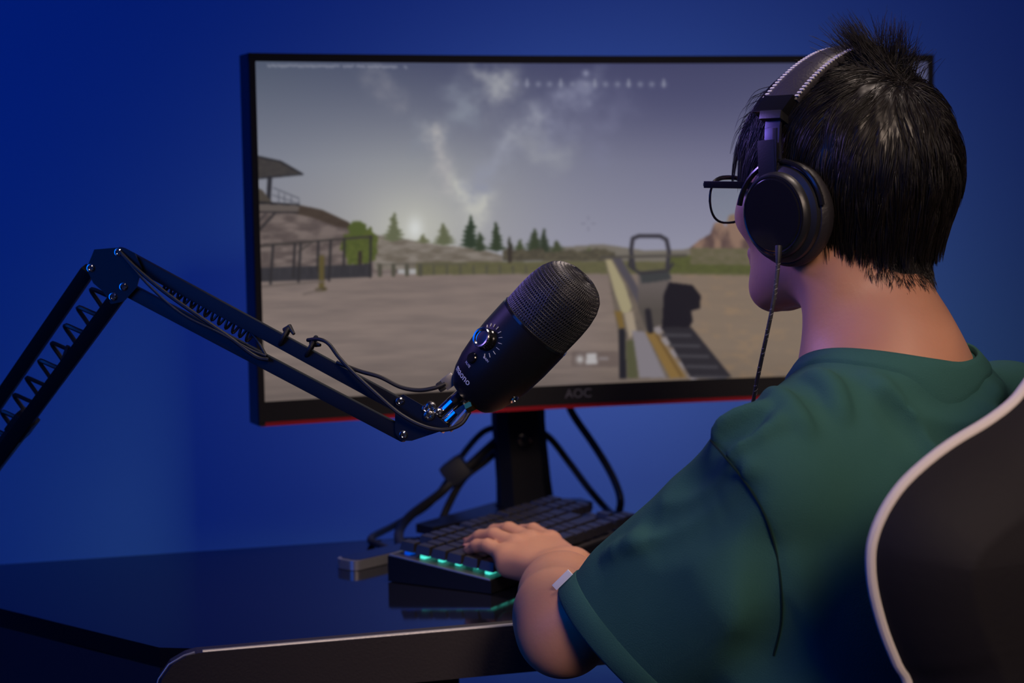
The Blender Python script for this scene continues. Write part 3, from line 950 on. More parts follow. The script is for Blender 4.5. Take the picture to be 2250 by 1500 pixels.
for pts, r, d in (
    ([(1585, 990), (1640, 955), (1730, 915)], .010, .0062),
    ([(1560, 965), (1610, 925), (1690, 890)], .009, .0055),
    ([(1450, 1110), (1520, 1060), (1585, 1015)], .009, .0085),
    ([(1395, 1175), (1480, 1140), (1570, 1090), (1640, 1035)], .011, .0090),
    ([(1330, 1215), (1420, 1180), (1530, 1150)], .011, .005),
    ([(1690, 862), (1725, 885), (1770, 940)], .010, .0065),
    ([(1785, 822), (1825, 850), (1850, 910)], .010, .0065),
    ([(1915, 830), (1990, 895), (2055, 975), (2090, 1030)], .012, .006),
    ([(2060, 905), (2140, 905), (2200, 850)], .012, .006),
    ([(2130, 850), (2170, 900), (2190, 960)], .011, .005),
):
    ridges += fold(pts, r, .011, d)
shirt_r = union([(shirt0, 0)] + ridges)
grooves = []
for pts, r, d in (
    ([(1560, 985), (1600, 958), (1660, 925)], .007, -.007),
    ([(1430, 1150), (1520, 1105), (1600, 1045)], .009, -.009),
    ([(1480, 1075), (1560, 1010)], .008, -.008),
    ([(1450, 1200), (1540, 1155), (1640, 1075)], .010, -.006),
    ([(2020, 862), (2090, 885), (2150, 855)], .016, -.010),
    ([(2060, 930), (2110, 960)], .013, -.006),
    ([(1690, 1250), (1700, 1380), (1660, 1480)], .022, -.012),
    ([(1960, 900), (2030, 970)], .010, -.004),
):
    q = [sp + g * (r + d * w) for sp, g, w in trace(pts, shirt0, 7)]
    grooves += [(s_cone(a, b, r, r), .008) for a, b in zip(q[:-1], q[1:])]
shirt_f = carve(shirt_r, union(grooves), .016)
# armhole seam: beyond it the cloth lies two millimetres lower
seam_px = [(1562, 968), (1590, 1000), (1640, 1062), (1680, 1130), (1706, 1215), (1717, 1300), (1716, 1370), (1700, 1440)]
seam_pts = [q for q in (seen(x, y, shirt_f) for x, y in seam_px) if q is not None]
sA, sB, sC = seam_pts[0], seam_pts[3], seam_pts[5]
sn = unit(np.cross(sC - sA, grad(shirt0, sB[None])[0]))
if np.dot(sn, HEM - sA) < 0: sn = -sn
sac = sC - sA
s_b = np.dot(sB - sA, sn)
def shirt_all(p):
    q = p - np.asarray(sA, np.float32)
    t = np.clip(q @ sac.astype(np.float32) / float(sac @ sac), 0, 1)
    side = q @ sn.astype(np.float32) - s_b * 4 * t * (1 - t)
    return shirt_f(p) + .0011 + .0011 * np.tanh(side / .002)
v, f = surface(shirt_all, (.0, 1.27, .48), (.74, 1.95, 1.10), .0033)
shirt = mesh_obj('t_shirt', v, f, M['shirt'], person, True)
shirt['label'] = 'dark green cotton t-shirt'
bm = bmesh.new(); bm.from_mesh(shirt.data)
hn = unit(RC @ np.array([-.71, -.68, -.16]))
org = Vector(HEM - root_loc(shirt))
near_f = [x for x in bm.faces if (x.calc_center_median() - org).length < .125]
near_e = list({e for x in near_f for e in x.edges}); near_v = list({v_ for x in near_f for v_ in x.verts})
bmesh.ops.bisect_plane(bm, geom=near_v + near_e + near_f, plane_co=org, plane_no=Vector(hn), clear_outer=True)
bm.to_mesh(shirt.data); bm.free()
so = shirt.modifiers.new('cloth_thickness', 'SOLIDIFY'); so.thickness = .003; so.offset = -1
MB().tube(spline([q + grad(shirt_all, q[None])[0] * .0001 for q in (seen(x, y, shirt_all) for x, y in seam_px) if q is not None], 5), .0010, 6).build('seam', M['seam'], shirt)['label'] = 'dark armhole seam'
# hem: a band stitched round the opening
def ring_on(fld, c, n, u, w, N, off=.0, rmax=.14):
    pts = []
    for k in range(N):
        a = 2 * math.pi * k / N
        d = u * math.cos(a) + w * math.sin(a); lo_, hi_ = 0.0, rmax
        for _ in range(22):
            m_ = (lo_ + hi_) / 2
            if fld((c + d * m_)[None].astype(np.float32))[0] < 0: lo_ = m_
            else: hi_ = m_
        pts.append(c + d * (lo_ + off))
    return pts
hu = unit(np.cross(hn, UP)); hw = np.cross(hn, hu)
slf = shirt_all
band = []
for dd, off in ((-.0235, .0002), (-.0225, .0012), (-.0010, .0012), (.0008, .0002), (.0008, -.0040)):
    band.append(ring_on(slf, HEM + hn * dd, hn, hu, hw, 72, off))
vs = [p for r_ in band for p in r_]
fs = [(i * 72 + k, (i + 1) * 72 + k, (i + 1) * 72 + (k + 1) % 72, i * 72 + (k + 1) % 72) for i in range(4) for k in range(72)]
mesh_obj('sleeve_hem', vs, fs, M['shirt'], shirt, True)
# white woven label on the hem
q0, q1 = seen(1226, 1297, slf), seen(1262, 1262, slf)
if q0 is None or q1 is None:
    q0, q1 = P(1228, 1298, 1.555), P(1262, 1262, 1.56)
ld = unit(q1 - q0); lw_ = unit(np.cross(ld, P(1240, 1280, 1) - CAM))
lw_ = lw_ if np.dot(lw_, hn) > 0 else -lw_
ln_ = np.cross(ld, lw_)
ln_ = ln_ if np.dot(ln_, CAM - q0) > 0 else -ln_
lab = MB().box((q0 + q1) / 2 + lw_ * .004 + ln_ * .0015, (ld, lw_, ln_), (np.linalg.norm(q1 - q0) / 2 * .98, .0030, .0006), .0003).build('sleeve_label', M['white'], shirt)
lab['label'] = 'small white label on the sleeve hem'
# collar band
def collar_ring(r, dz, drop):
    pts = []
    for k in range(72):
        a = 2 * math.pi * k / 72
        d = TF * math.cos(a) * r * 1.0 + TL * math.sin(a) * (r * 1.08)
        x = NB + d + TF * .006
        lo_, hi_ = -.20, .20
        for _ in range(24):
            m_ = (lo_ + hi_) / 2
            if shirt_f((x + UP * m_)[None].astype(np.float32))[0] < 0: lo_ = m_
            else: hi_ = m_
        pts.append(x + UP * (lo_ + dz))
    return pts
CR = [collar_ring(.0868, -.0025, 0), collar_ring(.0862, .0026, 0), collar_ring(.0852, .0040, 0), collar_ring(.082, .0050, 0), collar_ring(.079, .0064, 0), collar_ring(.0758, .0074, 0), collar_ring(.0738, .0050, 0), collar_ring(.0745, -.004, 0)]
vs = [p for r_ in CR for p in r_]
fs = [(i * 72 + k, i * 72 + (k + 1) % 72, (i + 1) * 72 + (k + 1) % 72, (i + 1) * 72 + k) for i in range(7) for k in range(72)]
mesh_obj('collar', vs, fs, M['shirt'], shirt, True)

# ------------------------------------------------------------------ trousers and shoes (below the picture)
PEL = T(-.03, 0, -.50); PEL[2] = .56
cf = math.radians(27); CF = np.array([-math.sin(cf), math.cos(cf), 0.0]); CL = np.array([-math.cos(cf), -math.sin(cf), 0.0])
tr = [(s_ell(PEL, (.13, .17, .10), np.stack([CF, CL, UP])), 0)]
for sg in (1, -1):
    hp = PEL + CL * .085 * sg - UP * .012; kn = hp + CF * .40 + CL * .04 * sg - UP * .005; an = kn + CF * .03 - UP * .45
    an[2] = .10
    tr += [(s_cone(hp, kn, .082, .060), .05), (s_cone(kn, an, .058, .045), .03)]
    sh_f = union([(s_cone(an - UP * .045, an - UP * .052 + CF * .13, .045, .040), 0), (s_cone(an + UP * .0, an - UP * .04, .042, .044), .02)])
    sf = lambda p, sh_f=sh_f: np.maximum(sh_f(p), -(p[:, 2] - .003))
    v, f = surface(sf, an - np.array([.2, .2, .11]), an + np.array([.2, .25, .08]), .006)
    mesh_obj('shoe', v, f, M['white'], person, True)
v, f = surface(union(tr), (.0, 1.25, .06), (.75, 2.15, .72), .007)
mesh_obj('trousers', v, f, M['trousers'], person, True)

# ------------------------------------------------------------------ hair
hair_f = union(skull + [(s_cone(Hd(-.015, 0, -.050), NB + UP * -.03, .046, .058), .030)])
def to_local(p):
    q = p - HEAD.astype(np.float32)
    return q @ HAX.T.astype(np.float32)
WH = np.array([-.066, .004, .088])                                  # the whorl, in head axes
LF = np.array([-.12, -.075, -.055, -.035, -.010, .025, .045, .060, .075, .12])
LU = np.array([-.100, -.098, -.082, -.056, -.026, -.002, .038, .054, .060, .064])
def hairline(l):
    nape = -.096 + .14 * np.abs(l[:, 1]) + 7.0 * l[:, 1] ** 2
    return np.maximum(np.interp(l[:, 0], LF, LU), nape)
def sstep(x, a, b):
    t = np.clip((x - a) / (b - a), 0, 1); return t * t * (3 - 2 * t)
def thick(l):
    m = sstep(l[:, 2] - hairline(l), -.002, .014)
    base = (.0018 + .0052 * sstep(np.linalg.norm(l - WH.astype(np.float32), axis=1), .006, .045)) - .0068 *  sstep(-l[:, 2], .02, .075)
    return m * base - .0018 * (1 - m)
def locks(p):
    l = to_local(p)
    d = l - np.array([-.060, .006, .08], np.float32)
    ang = np.arctan2(d[:, 1], d[:, 0])
    r = np.linalg.norm(d, axis=1)
    w = np.sin(ang * 19 + 3 * np.sin(r * 60)) * .6 + np.sin(ang * 43 + r * 90) * .4
    return hair_f(p) - thick(l) - .0012 * w * sstep(l[:, 2], -.03, .03)
v, f = surface(locks, HEAD - np.array([.17, .17, .13]), HEAD + np.array([.17, .17, .15]), .0021)
hair_v, hair_q = v, f
def strands(root_l, d0, length, target, steps=9, grav=None, free=0.0, wob=.10, seed=1):
    r = np.random.default_rng(seed)
    p = HEAD + root_l @ HAX; d = d0 @ HAX
    out = [p.copy()]
    ds = (length / steps)[:, None]
    for k in range(steps):
        g = grad(hair_f, p).astype(float)
        val = hair_f(p.astype(np.float32)).astype(float)
        t = (k + 1) / steps
        tgt = target * np.minimum(1, .35 + 1.3 * t) 
        dt = d - g * (d * g).sum(1, keepdims=True) * (1 - free)
        gw = grav * t if grav is not None else 0
        dt = dt + np.array([0, 0, -1.0]) * np.reshape(gw, (-1, 1)) + r.normal(0, wob, d.shape)
        dt /= np.linalg.norm(dt, axis=1, keepdims=True) + 1e-9
        p = p + dt * ds
        if free < 1:
            val = hair_f(p.astype(np.float32)).astype(float)
            g = grad(hair_f, p).astype(float)
            p = p + g * ((tgt - val) * .75 * (1 - free))[:, None]
        d = dt * .75 + d * .25
        out.append(p.copy())
    return np.stack(out, 1)
def scalp_roots(n, seed, cond=None):
    r = np.random.default_rng(seed)
    d = r.normal(size=(n * 3, 3)); d /= np.linalg.norm(d, axis=1, keepdims=True)
    p = (HEAD + np.array([-.01, 0, .01]) @ HAX + (d * .02) @ HAX)
    dw = d @ HAX
    for _ in range(14):
        p = p - dw * hair_f(p.astype(np.float32))[:, None]
    l = to_local(p.astype(np.float32)).astype(float)
    ok = l[:, 2] > hairline(l) + r.normal(0, .0025, len(l))
    if cond is not None: ok &= cond(l)
    return l[ok][:n]
def flow(l, seed):
    r = np.random.default_rng(seed)
    a = l - WH
    sw = np.cross(np.array([-.4, 0, .9]), a) * .25                   # swirl round the whorl
    a = a + sw + r.normal(0, .006, a.shape)
    n = a / (np.linalg.norm(a, axis=1, keepdims=True) + 1e-9)
    back = sstep(-l[:, 0], .0, .06)[:, None]
    dn = sstep(.06 - l[:, 2], 0, .06)[:, None]
    n = n * (1 - .75 * dn) + np.array([.10, 0, -1.0]) * dn
    return n / np.linalg.norm(n, axis=1, keepdims=True)
Nst = 13000
rl = scalp_roots(Nst, 5)
dist = np.linalg.norm(rl - WH, axis=1)
r_ = np.random.default_rng(6)
lowness = sstep(-rl[:, 2], .008, .075)
length = (.050 + .016 * sstep(rl[:, 0], 0, .07)) * (1 - .86 * lowness) * r_.uniform(.75, 1.15, len(rl))
target = (.0108 - .0076 * lowness) * r_.uniform(.55, 1.18, len(rl)) + .007 * sstep(rl[:, 0], .03, .09)
S = strands(rl, flow(rl, 7), length, target, grav=.9 * sstep(dist, .03, .12) * (1 - lowness), seed=8, wob=.05)
gi = r_.choice(len(rl), 420, replace=False)
G = rl[gi]
near_g = np.concatenate([np.argmin(((c[:, None] - G[None]) ** 2).sum(2), 1) for c in np.array_split(rl, 20)])
tt = np.linspace(0, 1, S.shape[1])
cl = (.62 * tt ** 1.3)[None, :, None] * (1 - .7 * lowness)[:, None, None]
S = S * (1 - cl) + S[gi][near_g] * cl
# short fuzz along the nape
nl = scalp_roots(30000, 25, lambda l: (l[:, 2] < -.035) & (l[:, 0] < -.01))[:9000]
nd = np.stack([np.full(len(nl), -.15), nl[:, 1] * 2, np.full(len(nl), -1.0)], 1); nd /= np.linalg.norm(nd, axis=1, keepdims=True)
NF = strands(nl, nd, r_.uniform(.005, .013, len(nl)), r_.uniform(.0015, .0045, len(nl)), seed=27, wob=.10)
# fringe over the forehead and temples
fl = scalp_roots(900, 15, lambda l: (l[:, 0] > .045) & (l[:, 2] < .085))
fd = np.stack([np.full(len(fl), .55), fl[:, 1] * 4, np.full(len(fl), -.75)], 1); fd /= np.linalg.norm(fd, axis=1, keepdims=True)
F_ = strands(fl, fd, r_.uniform(.022, .042, len(fl)), r_.uniform(.008, .020, len(fl)), grav=np.full(len(fl), .5), seed=17, wob=.05)
gi2 = r_.choice(len(fl), 45, replace=False)
ng2 = np.argmin(((fl[:, None] - fl[gi2][None]) ** 2).sum(2), 1)
cl2 = (.8 * tt ** 1.2)[None, :, None]
F_ = F_ * (1 - cl2) + F_[gi2][ng2] * cl2
# standing tuft at the crown
def tuft(n, c_l, spread, aim, jit, lo, hi, seed):
    r = np.random.default_rng(seed)
    l = np.array(c_l) + r.normal(0, 1, (n, 3)) * np.array(spread)
    p = HEAD + l @ HAX
    for _ in range(4):
        g = grad(hair_f, p).astype(float); p = p - g * (hair_f(p.astype(np.float32)) - .004)[:, None]
    d = np.array(aim) + r.normal(0, jit, (n, 3)); d /= np.linalg.norm(d, axis=1, keepdims=True)
    L = r.uniform(lo, hi, n)
    out = []
    bend = r.normal(0, .006, (n, 3))
    for t in tt:
        out.append(p + d * (L * t)[:, None] + bend * t * t - np.array([0, 0, .004]) * t ** 3)
    o = np.stack(out, 1)
    c = .45 * tt[None, :, None]
    return o * (1 - c) + (p.mean(0)[None, None] + (d.mean(0) * L.mean())[None, None] * tt[None, :, None] + (o - p.mean(0)) * .35) * c
TU = [tuft(340, (-.042, .010, .10), (.010, .010, .004), (-.58, .10, .80), .15, .024, .052, 31),
      tuft(170, (-.044, -.006, .10), (.010, .009, .004), (.08, .0, 1.0), .20, .022, .044, 32),
      tuft(150, (-.050, -.016, .10), (.012, .012, .004), (.42, -.10, .80), .22, .014, .028, 33),
      tuft(60, (-.025, .015, .10), (.012, .012, .004), (-.85, .10, .42), .28, .025, .042, 34)]
allS = np.concatenate([S, F_] + TU + [NF], 0)
n, k = allS.shape[:2]
tan = np.gradient(allS, axis=1); tan /= np.linalg.norm(tan, axis=2, keepdims=True) + 1e-9
ref = r_.normal(size=(n, 1, 3)); x_ = np.cross(tan, ref); x_ /= np.linalg.norm(x_, axis=2, keepdims=True) + 1e-9
y_ = np.cross(tan, x_)
rad = (.00034 * (1 - .72 * tt ** 1.5))[None, :, None] * r_.uniform(.7, 1.3, (n, 1, 1))
rad[-len(NF):] *= .62
rings = np.stack([allS + rad * (math.cos(a) * x_ + math.sin(a) * y_) for a in (0, 2.094, 4.189)], 2)      # n,k,3,3
sv_ = rings.reshape(-1, 3)
bi = np.arange(n)[:, None, None] * k * 3 + np.arange(k - 1)[None, :, None] * 3
j0 = np.arange(3)[None, None]; j1 = (j0 + 1) % 3
sf_ = np.stack([bi + j0, bi + j1, bi + 3 + j1, bi + 3 + j0], -1).reshape(-1, 4)
hv = np.concatenate([hair_v, sv_]); hf = np.concatenate([hair_q, sf_ + len(hair_v)])
hair = mesh_obj('hair', hv, hf, M['hair'], person, True)
hair['label'] = 'short black hair with a tuft standing at the crown'

# ------------------------------------------------------------------ glasses (worn: a thing of its own)
glasses = empty('glasses', Hd(.10, 0, 0), 'thin black framed glasses on the face, beside the left headphone cup', 'glasses')
def lens_loop(sg, off=0.0, n=36):
    pts = []
    for i in range(n):
        a = 2 * math.pi * i / n
        c, s_ = math.cos(a), math.sin(a)
        x = .0265 * math.copysign(abs(c) ** .7, c); y = .0200 * math.copysign(abs(s_) ** .75, s_)
        x *= 1 - .10 * (y < 0) * abs(y) / .02
        pts.append(Hd(.1060 - .10 * (abs(x + .037) ** 2) * 2.2 + off, sg * (.037 + x), -.016 + y))
    return pts
for sg in (1, -1):
    lp = lens_loop(sg)
    MB().tube(lp, .0011, 8, closed=True).build('rim', M['gloss_plastic'], glasses)
    li, lo_ = lens_loop(sg, .0006), lens_loop(sg, -.0006)
    ci = sum(li) / len(li); co_ = sum(lo_) / len(lo_)
    vs = li + lo_ + [ci + HF * .0012, co_ + HF * .0012]; m_ = len(li)
    fs = [(i, (i + 1) % m_, 2 * m_) for i in range(m_)] + [(m_ + (i + 1) % m_, m_ + i, 2 * m_ + 1) for i in range(m_)] + [(i, m_ + i, m_ + (i + 1) % m_, (i + 1) % m_) for i in range(m_)]
    if sg > 0: fs = [q[::-1] for q in fs]
    MB().add(vs, fs).build('lens', M['glass'], glasses)
    MB().tube([lp[int(i)] + UP * .0012 for i in range(3, 16)], .0019, 8).build('brow_bar', M['gloss_plastic'], glasses)
    hg = Hd(.1010, sg * .0655, -.001)
    MB().bar(Hd(.1035, sg * .062, -.0015), Hd(.0985, sg * .0745, -.001), .0032, .0080, UP, .0008).build('hinge', M['satin'], glasses)
    MB().bar(Hd(.1020, sg * .0745, -.001), Hd(.050, sg * .0765, -.002), .0062, .0020, UP, .0006).bar(Hd(.051, sg * .0765, -.002), Hd(-.012, sg * .0735, -.006), .0055, .0020, UP, .0006).build('temple', M['gloss_plastic'], glasses)
MB().tube(spline([Hd(.1050, .011, -.006), Hd(.1085, .004, -.003), Hd(.1085, -.004, -.003), Hd(.1050, -.011, -.006)], 4), .0011, 8).build('bridge', M['gloss_plastic'], glasses)

# ------------------------------------------------------------------ headphones (worn: a thing of its own)
phones = empty('headphones', Hd(.004, 0, .11), 'black over-ear headphones with stitched leather headband, worn on the head', 'headphones')
BF = .004
def band_pt(a, dr=0.0, df=0.0):
    """a: angle over the head from the left ear"""
    return Hd(df + float(np.interp(math.sin(a), [0, .515, 1], [.010, .0185, -.006])), (.089 + dr) * math.cos(a), .012 + (.1015 + dr) * math.sin(a))
def sweep(a0, a1, w, t, n=40, dome=.0):
    vs, fs = [], []
    prof = [(-w / 2, -t / 2), (-w / 2, t * .1), (-w * .44, t * .4), (-w * .25, t / 2 + dome * .7), (0, t / 2 + dome), (w * .25, t / 2 + dome * .7), (w * .44, t * .4), (w / 2, t * .1), (w / 2, -t / 2)]
    m_ = len(prof)
    for i in range(n + 1):
        a = a0 + (a1 - a0) * i / n
        for x, y in prof: vs.append(band_pt(a, y, x))
    for i in range(n):
        for k_ in range(m_):
            k2 = (k_ + 1) % m_
            fs.append((i * m_ + k_, i * m_ + k2, (i + 1) * m_ + k2, (i + 1) * m_ + k_))
    fs.append(tuple(range(m_))[::-1]); fs.append(tuple(n * m_ + k_ for k_ in range(m_)))
    return vs, fs
a0 = math.radians(34)
MB().add(*sweep(a0, math.pi - a0, .036, .0075, 60, .0015)).build('headband', M['pad'], phones, auto=50)
for e in (-1, 1):
    sb = MB()
    for i in range(62):
        a = a0 + .03 + (math.pi - 2 * a0 - .06) * i / 61
        c = band_pt(a, .0030, e * .0172)
        rd = unit(band_pt(a, .02) - band_pt(a, 0)); tg = unit(band_pt(a + .01) - band_pt(a))
        sb.box(c, (HF, tg, rd), (.0021, .0008, .0008), .0004)
    sb.build('stitching', M['stitch'], phones)
for sg in (1, -1):
    def bp(a, dr=0, df=0): return band_pt(a if sg > 0 else math.pi - a, dr, df)
    aa = math.radians(31)
    rd = unit(bp(aa, .02) - bp(aa)); tg = unit(bp(aa + .01) - bp(aa))
    MB().box(bp(aa), (HF, tg, rd), (.016, .0085, .0062), .0015).build('band_end', M['gloss_plastic'], phones)
    ab = math.radians(25)
    MB().box(bp(ab, .0010), (HF, unit(bp(ab + .01) - bp(ab)), unit(bp(ab, .02) - bp(ab))), (.0115, .004, .0065), .0012).build('slider_clamp', M['plastic'], phones)
    sl_pts = [bp(math.radians(q), .001) for q in (28, 20, 12, 4)]
    low = Hd(BF + .012, sg * .093, .006)
    slb = MB()
    for p_, q_ in zip(sl_pts[:-1], sl_pts[1:]): slb.bar(p_, q_ + (q_ - p_) * .05, .016, .0030, HF, .0006)
    slb.bar(sl_pts[-1], low, .016, .0030, HF, .0006)
    slb.build('slider', M['slider'], phones)
    MB().bar(Hd(BF + .0025, sg * .0935, .046), Hd(BF + .0025, sg * .0945, .004), .0012, .0045, HL, .0003).bar(Hd(BF + .012, sg * .0935, .036), Hd(BF + .010, sg * .0945, .002), .018, .0022, HF, .0006).build('slider_rail', M['silver'] if False else M['satin'], phones)
    cdir = unit(HL * sg + HF * .06 - UP * .05)
    cc = Hd(BF - .001, sg * .069, -.026)
    MB().lathe(cc, cdir, [(.0, .028), (.0, .038), (.002, .0430), (.007, .0455), (.012, .0453), (.0165, .0425), (.0175, .038)], 64).build('ear_pad', M['ear_pad'], phones)
    cup = MB().lathe(cc, cdir, [(.014, .034), (.0145, .0400), (.018, .0415), (.021, .0408), (.023, .0375), (.0235, .0365), (.0250, .0365), (.028, .0358), (.0300, .0340)], 64).build('ear_cup', M['plastic'], phones)
    MB().lathe(cc, cdir, [(.0300, .0338), (.0310, .0325), (.0307, .0312), (.0317, .0300), (.0323, .018), (.0325, 0)], 64).build('cap', M['gloss_plastic'], cup)
    # fork that holds the cup
    yk = []
    for q in range(-80, 81, 10):
        a = math.radians(q)
        yk.append(cc + cdir * .021 + HF * (.0450 * math.sin(a)) + UP * (.0450 * math.cos(a)))
    MB().tube(yk, .0024, 8).build('yoke', M['gloss_plastic'], phones)
cb_ = [P(1711, 548, 1.520), P(1709, 590, 1.520), P(1700, 660, 1.52), P(1686, 730, 1.53), P(1672, 795, 1.55), P(1659, 860, 1.58), P(1648, 930, 1.62), P(1640, 1010, 1.67), P(1625, 1080, 1.74)]
MB().tube(spline(cb_, 8), .0018, 10).build('cable', M['braid'], phones)['label'] = 'thin braided cable'
MB().tube([P(1711, 540, 1.521), P(1710.5, 556, 1.520), P(1709.5, 578, 1.520)], [.0030, .0028, .0020], 12).build('strain_relief', M['rubber'], phones)
tw = MB()
cs = spline(cb_, 40)
for i in range(0, len(cs) - 6, 5):
    t_ = unit(cs[i + 1] - cs[i]); x = unit(np.cross(t_, UP + .1)); y = np.cross(t_, x)
    tw.tube([cs[i + j] + .00165 * (math.cos(j * .6 + i) * x + math.sin(j * .6 + i) * y) for j in range(4)], .0005, 5)
tw.build('cable_braid', M['print'], phones)

# ------------------------------------------------------------------ microphone
mic_a = unit(RC @ np.array([.682 * .975, .731 * .975, .222]))
mic_o = P(1031, 873, 1.60)
tocam = RC @ np.array([0, 0, 1.0])
e1 = unit(tocam - mic_a * np.dot(tocam, mic_a)); e2 = unit(np.cross(mic_a, e1))
if e2[0] > 0: e2 = -e2
MP = [(0, 0), (0, .0165), (.0015, .0205), (.006, .0245), (.014, .0283), (.026, .0318), (.042, .0342), (.060, .0354), (.078, .0356), (.0865, .0356)]
def mrad(t): return float(np.interp(t, [q[0] for q in MP[1:]], [q[1] for q in MP[1:]]))
def mpt(t, az, dr=0.0):
    r = mrad(t) + dr
    return mic_o + mic_a * t + r * (math.cos(az) * e1 + math.sin(az) * e2)
mic = empty('microphone', mic_o, 'matte black studio microphone with mesh head, held on the boom arm', 'microphone')
MB().lathe(mic_o, mic_a, MP + [(.0875, .0346), (.0875, .030)], 72).build('body', M['satin'], mic)
G_ = [(.0875, .0338), (.096, .0340), (.108, .0341), (.120, .0334), (.131, .0312), (.139, .0274), (.1445, .0215), (.1478, .0138), (.1488, .0060), (.1489, 0)]
gb = MB().lathe(mic_o, mic_a, [(t, r * .965) for t, r in G_], 64).build('grille_lining', M['rubber'], mic)
gt = [q[0] for q in G_]; gr_ = [q[1] for q in G_]
# arc length table of the dome
arc = [0.0]
fine = [(t, float(np.interp(t, gt, gr_))) for t in np.linspace(.0875, .1489, 400)]
for (t0, r0), (t1, r1) in zip(fine[:-1], fine[1:]): arc.append(arc[-1] + math.hypot(t1 - t0, r1 - r0))
def dome(s): 
    return float(np.interp(s, arc, [q[0] for q in fine])), float(np.interp(s, arc, [q[1] for q in fine]))
def gpt(s, az, dr=0.0):
    t, r = dome(s)
    return mic_o + mic_a * t + (r + dr) * (math.cos(az) * e1 + math.sin(az) * e2) + mic_a * (dr * .5 if s > .05 else 0)
wires = MB()
SL_ = arc[-1]
nr = int(SL_ / .0031)
for i in range(nr):
    s_ = .001 + i * .0031
    if dome(s_)[1] < .003: break
    wires.tube([gpt(s_, 2 * math.pi * k / 60, .0002) for k in range(60)], .00050, 5, closed=True)
for k in range(88):
    for dr_ in (1, -1):
        a_ = 2 * math.pi * k / 88
        pts = []
        for j in range(26):
            s_ = .0008 + (SL_ - .006) * j / 25
            if dome(s_)[1] < .010: break
            pts.append(gpt(s_, a_ + dr_ * s_ * 9.0, .0003))
        wires.tube(pts, .00044, 3, caps=False)
gw = wires.build('grille', M['wire'], mic, auto=None); gw['label'] = 'woven black wire mesh head'
MB().lathe(mic_o, mic_a, [(.0862, .0345), (.0862, .0358), (.0885, .0356), (.0885, .0338)], 72).build('collar_ring', M['gloss_plastic'], mic)
AZ = math.radians(40)
def radial(az): return math.cos(az) * e1 + math.sin(az) * e2
kt = .0555
kc = mpt(kt, AZ, -.001)
kd = unit(radial(AZ) + mic_a * -.06)
dial = MB().lathe(kc, kd, [(0, .0098), (.003, .0098), (.004, .0090), (.0085, .0088)], 40).build('gain_dial', M['gloss_plastic'], mic)
MB().lathe(kc + kd * .0082, kd, [(0, .0070), (0, .0090), (.0012, .0092), (.0020, .0086), (.0018, .0070), (.0004, .0062), (.0008, 0)], 40).build('dial_rim', M['chrome'], dial)
bt = mpt(.0345, AZ, -.0008)
MB().lathe(bt, radial(AZ), [(0, .0050), (.0022, .0050), (.0030, .0042), (.0030, 0)], 28).build('mute_button', M['gloss_plastic'], mic)
def mwrap(t0, az0, k=1.0):
    r0 = mrad(t0)
    return lambda x, y, z: mpt(t0 + y, az0 - x / r0, .0001 + z)
v, f = text_mesh('maono', .0085, mic_o, e1, e2, .00018, mwrap(.0165, AZ - .02))
o = mesh_obj('front_lettering', v, f, M['white'], mic, False); o['label'] = 'white maker lettering'
v, f = text_mesh('MUTE', .0030, mic_o, e1, e2, .00015, mwrap(.0272, AZ))
v2, f2 = text_mesh('GAIN', .0028, mic_o, e1, e2, .00015, mwrap(.0435, AZ - .34))
tk = MB().add(v, f).add(v2, f2)
for i in range(15):
    a = math.radians(-140 + 280 * i / 14)
    dx, dy = math.sin(a), math.cos(a)
    ax_ = lambda rr_: mpt(kt + dy * rr_, AZ - dx * rr_ / mrad(kt), .0002)
    ln = .0022 + .0016 * (i / 14)
    tk.bar(ax_(.0122), ax_(.0122 + ln), .0012, .0003, radial(AZ), 0)
o = tk.build('dial_markings', M['white'], mic, smooth=False, auto=None)
for t, az in ((.030, math.radians(-66)),):
    MB().lathe(mpt(t, az, -.001), radial(az), [(0, .0042), (.0015, .0042), (.002, .0030), (.001, .0026), (.001, 0)], 20).build('socket', M['chrome'], mic)

# ------------------------------------------------------------------ boom arm
def AD(px): return 1.605 + (900 - px) * .00012
def AP(px, py, dd=0.0): return P(px, py, AD(px) + dd)
def LD(px): return 1.684 + (240 - px) * .00042
def LP(px, py, dd=0.0): return P(px, py, LD(px) + dd)
clamp_pt = LP(-262, 1325); clamp_pt[2] = ZD
arm = empty('boom_arm', clamp_pt, 'black jointed boom arm with springs holding the microphone, left of the monitor', 'microphone arm')
for nm, pts in (('upper_bar', [(262, 556), (902, 903)]), ('upper_bar', [(282, 636), (893, 957)])):
    MB().bar(AP(*pts[0]), AP(*pts[1]), .0112, .0128, (0, 1, 0), .0014).build(nm, M['satin'], arm)
for nm, a, b_, w in (('lower_bar', (196, 592), (-292, 1300), .0130), ('lower_bar', (256, 655), (-225, 1306), .0135)):
    MB().bar(LP(*a), LP(*b_), .0120, w, (0, 1, 0), .0014).build(nm, M['satin'], arm)
def plate(name, px, D0, dd, th):
    m_ = MB()
    for d in (-dd, dd):
        m_.prism([D0(x, y, d - th / 2) for x, y in px], np.array([0, th, 0]), .0005)
    return m_.build(name, M['satin'], arm)
plate('elbow_plate', [(207, 548), (268, 543), (296, 556), (312, 590), (300, 632), (272, 662), (244, 668), (226, 640), (205, 622), (190, 590)], AP, .0098, .0022)
plate('head_plate', [(868, 876), (886, 866), (938, 896), (986, 936), (978, 944), (905, 968), (880, 968), (868, 950)], AP, .0098, .0022)
def bolt(p, r=.0042, n=None):
    n = tocam if n is None else n
    return MB().lathe(p - n * .001, n, [(0, r * 1.2), (.0012, r * 1.2), (.0013, r), (.0030, r * .92), (.0040, r * .6), (.0032, r * .35), (.0032, 0)], 20)
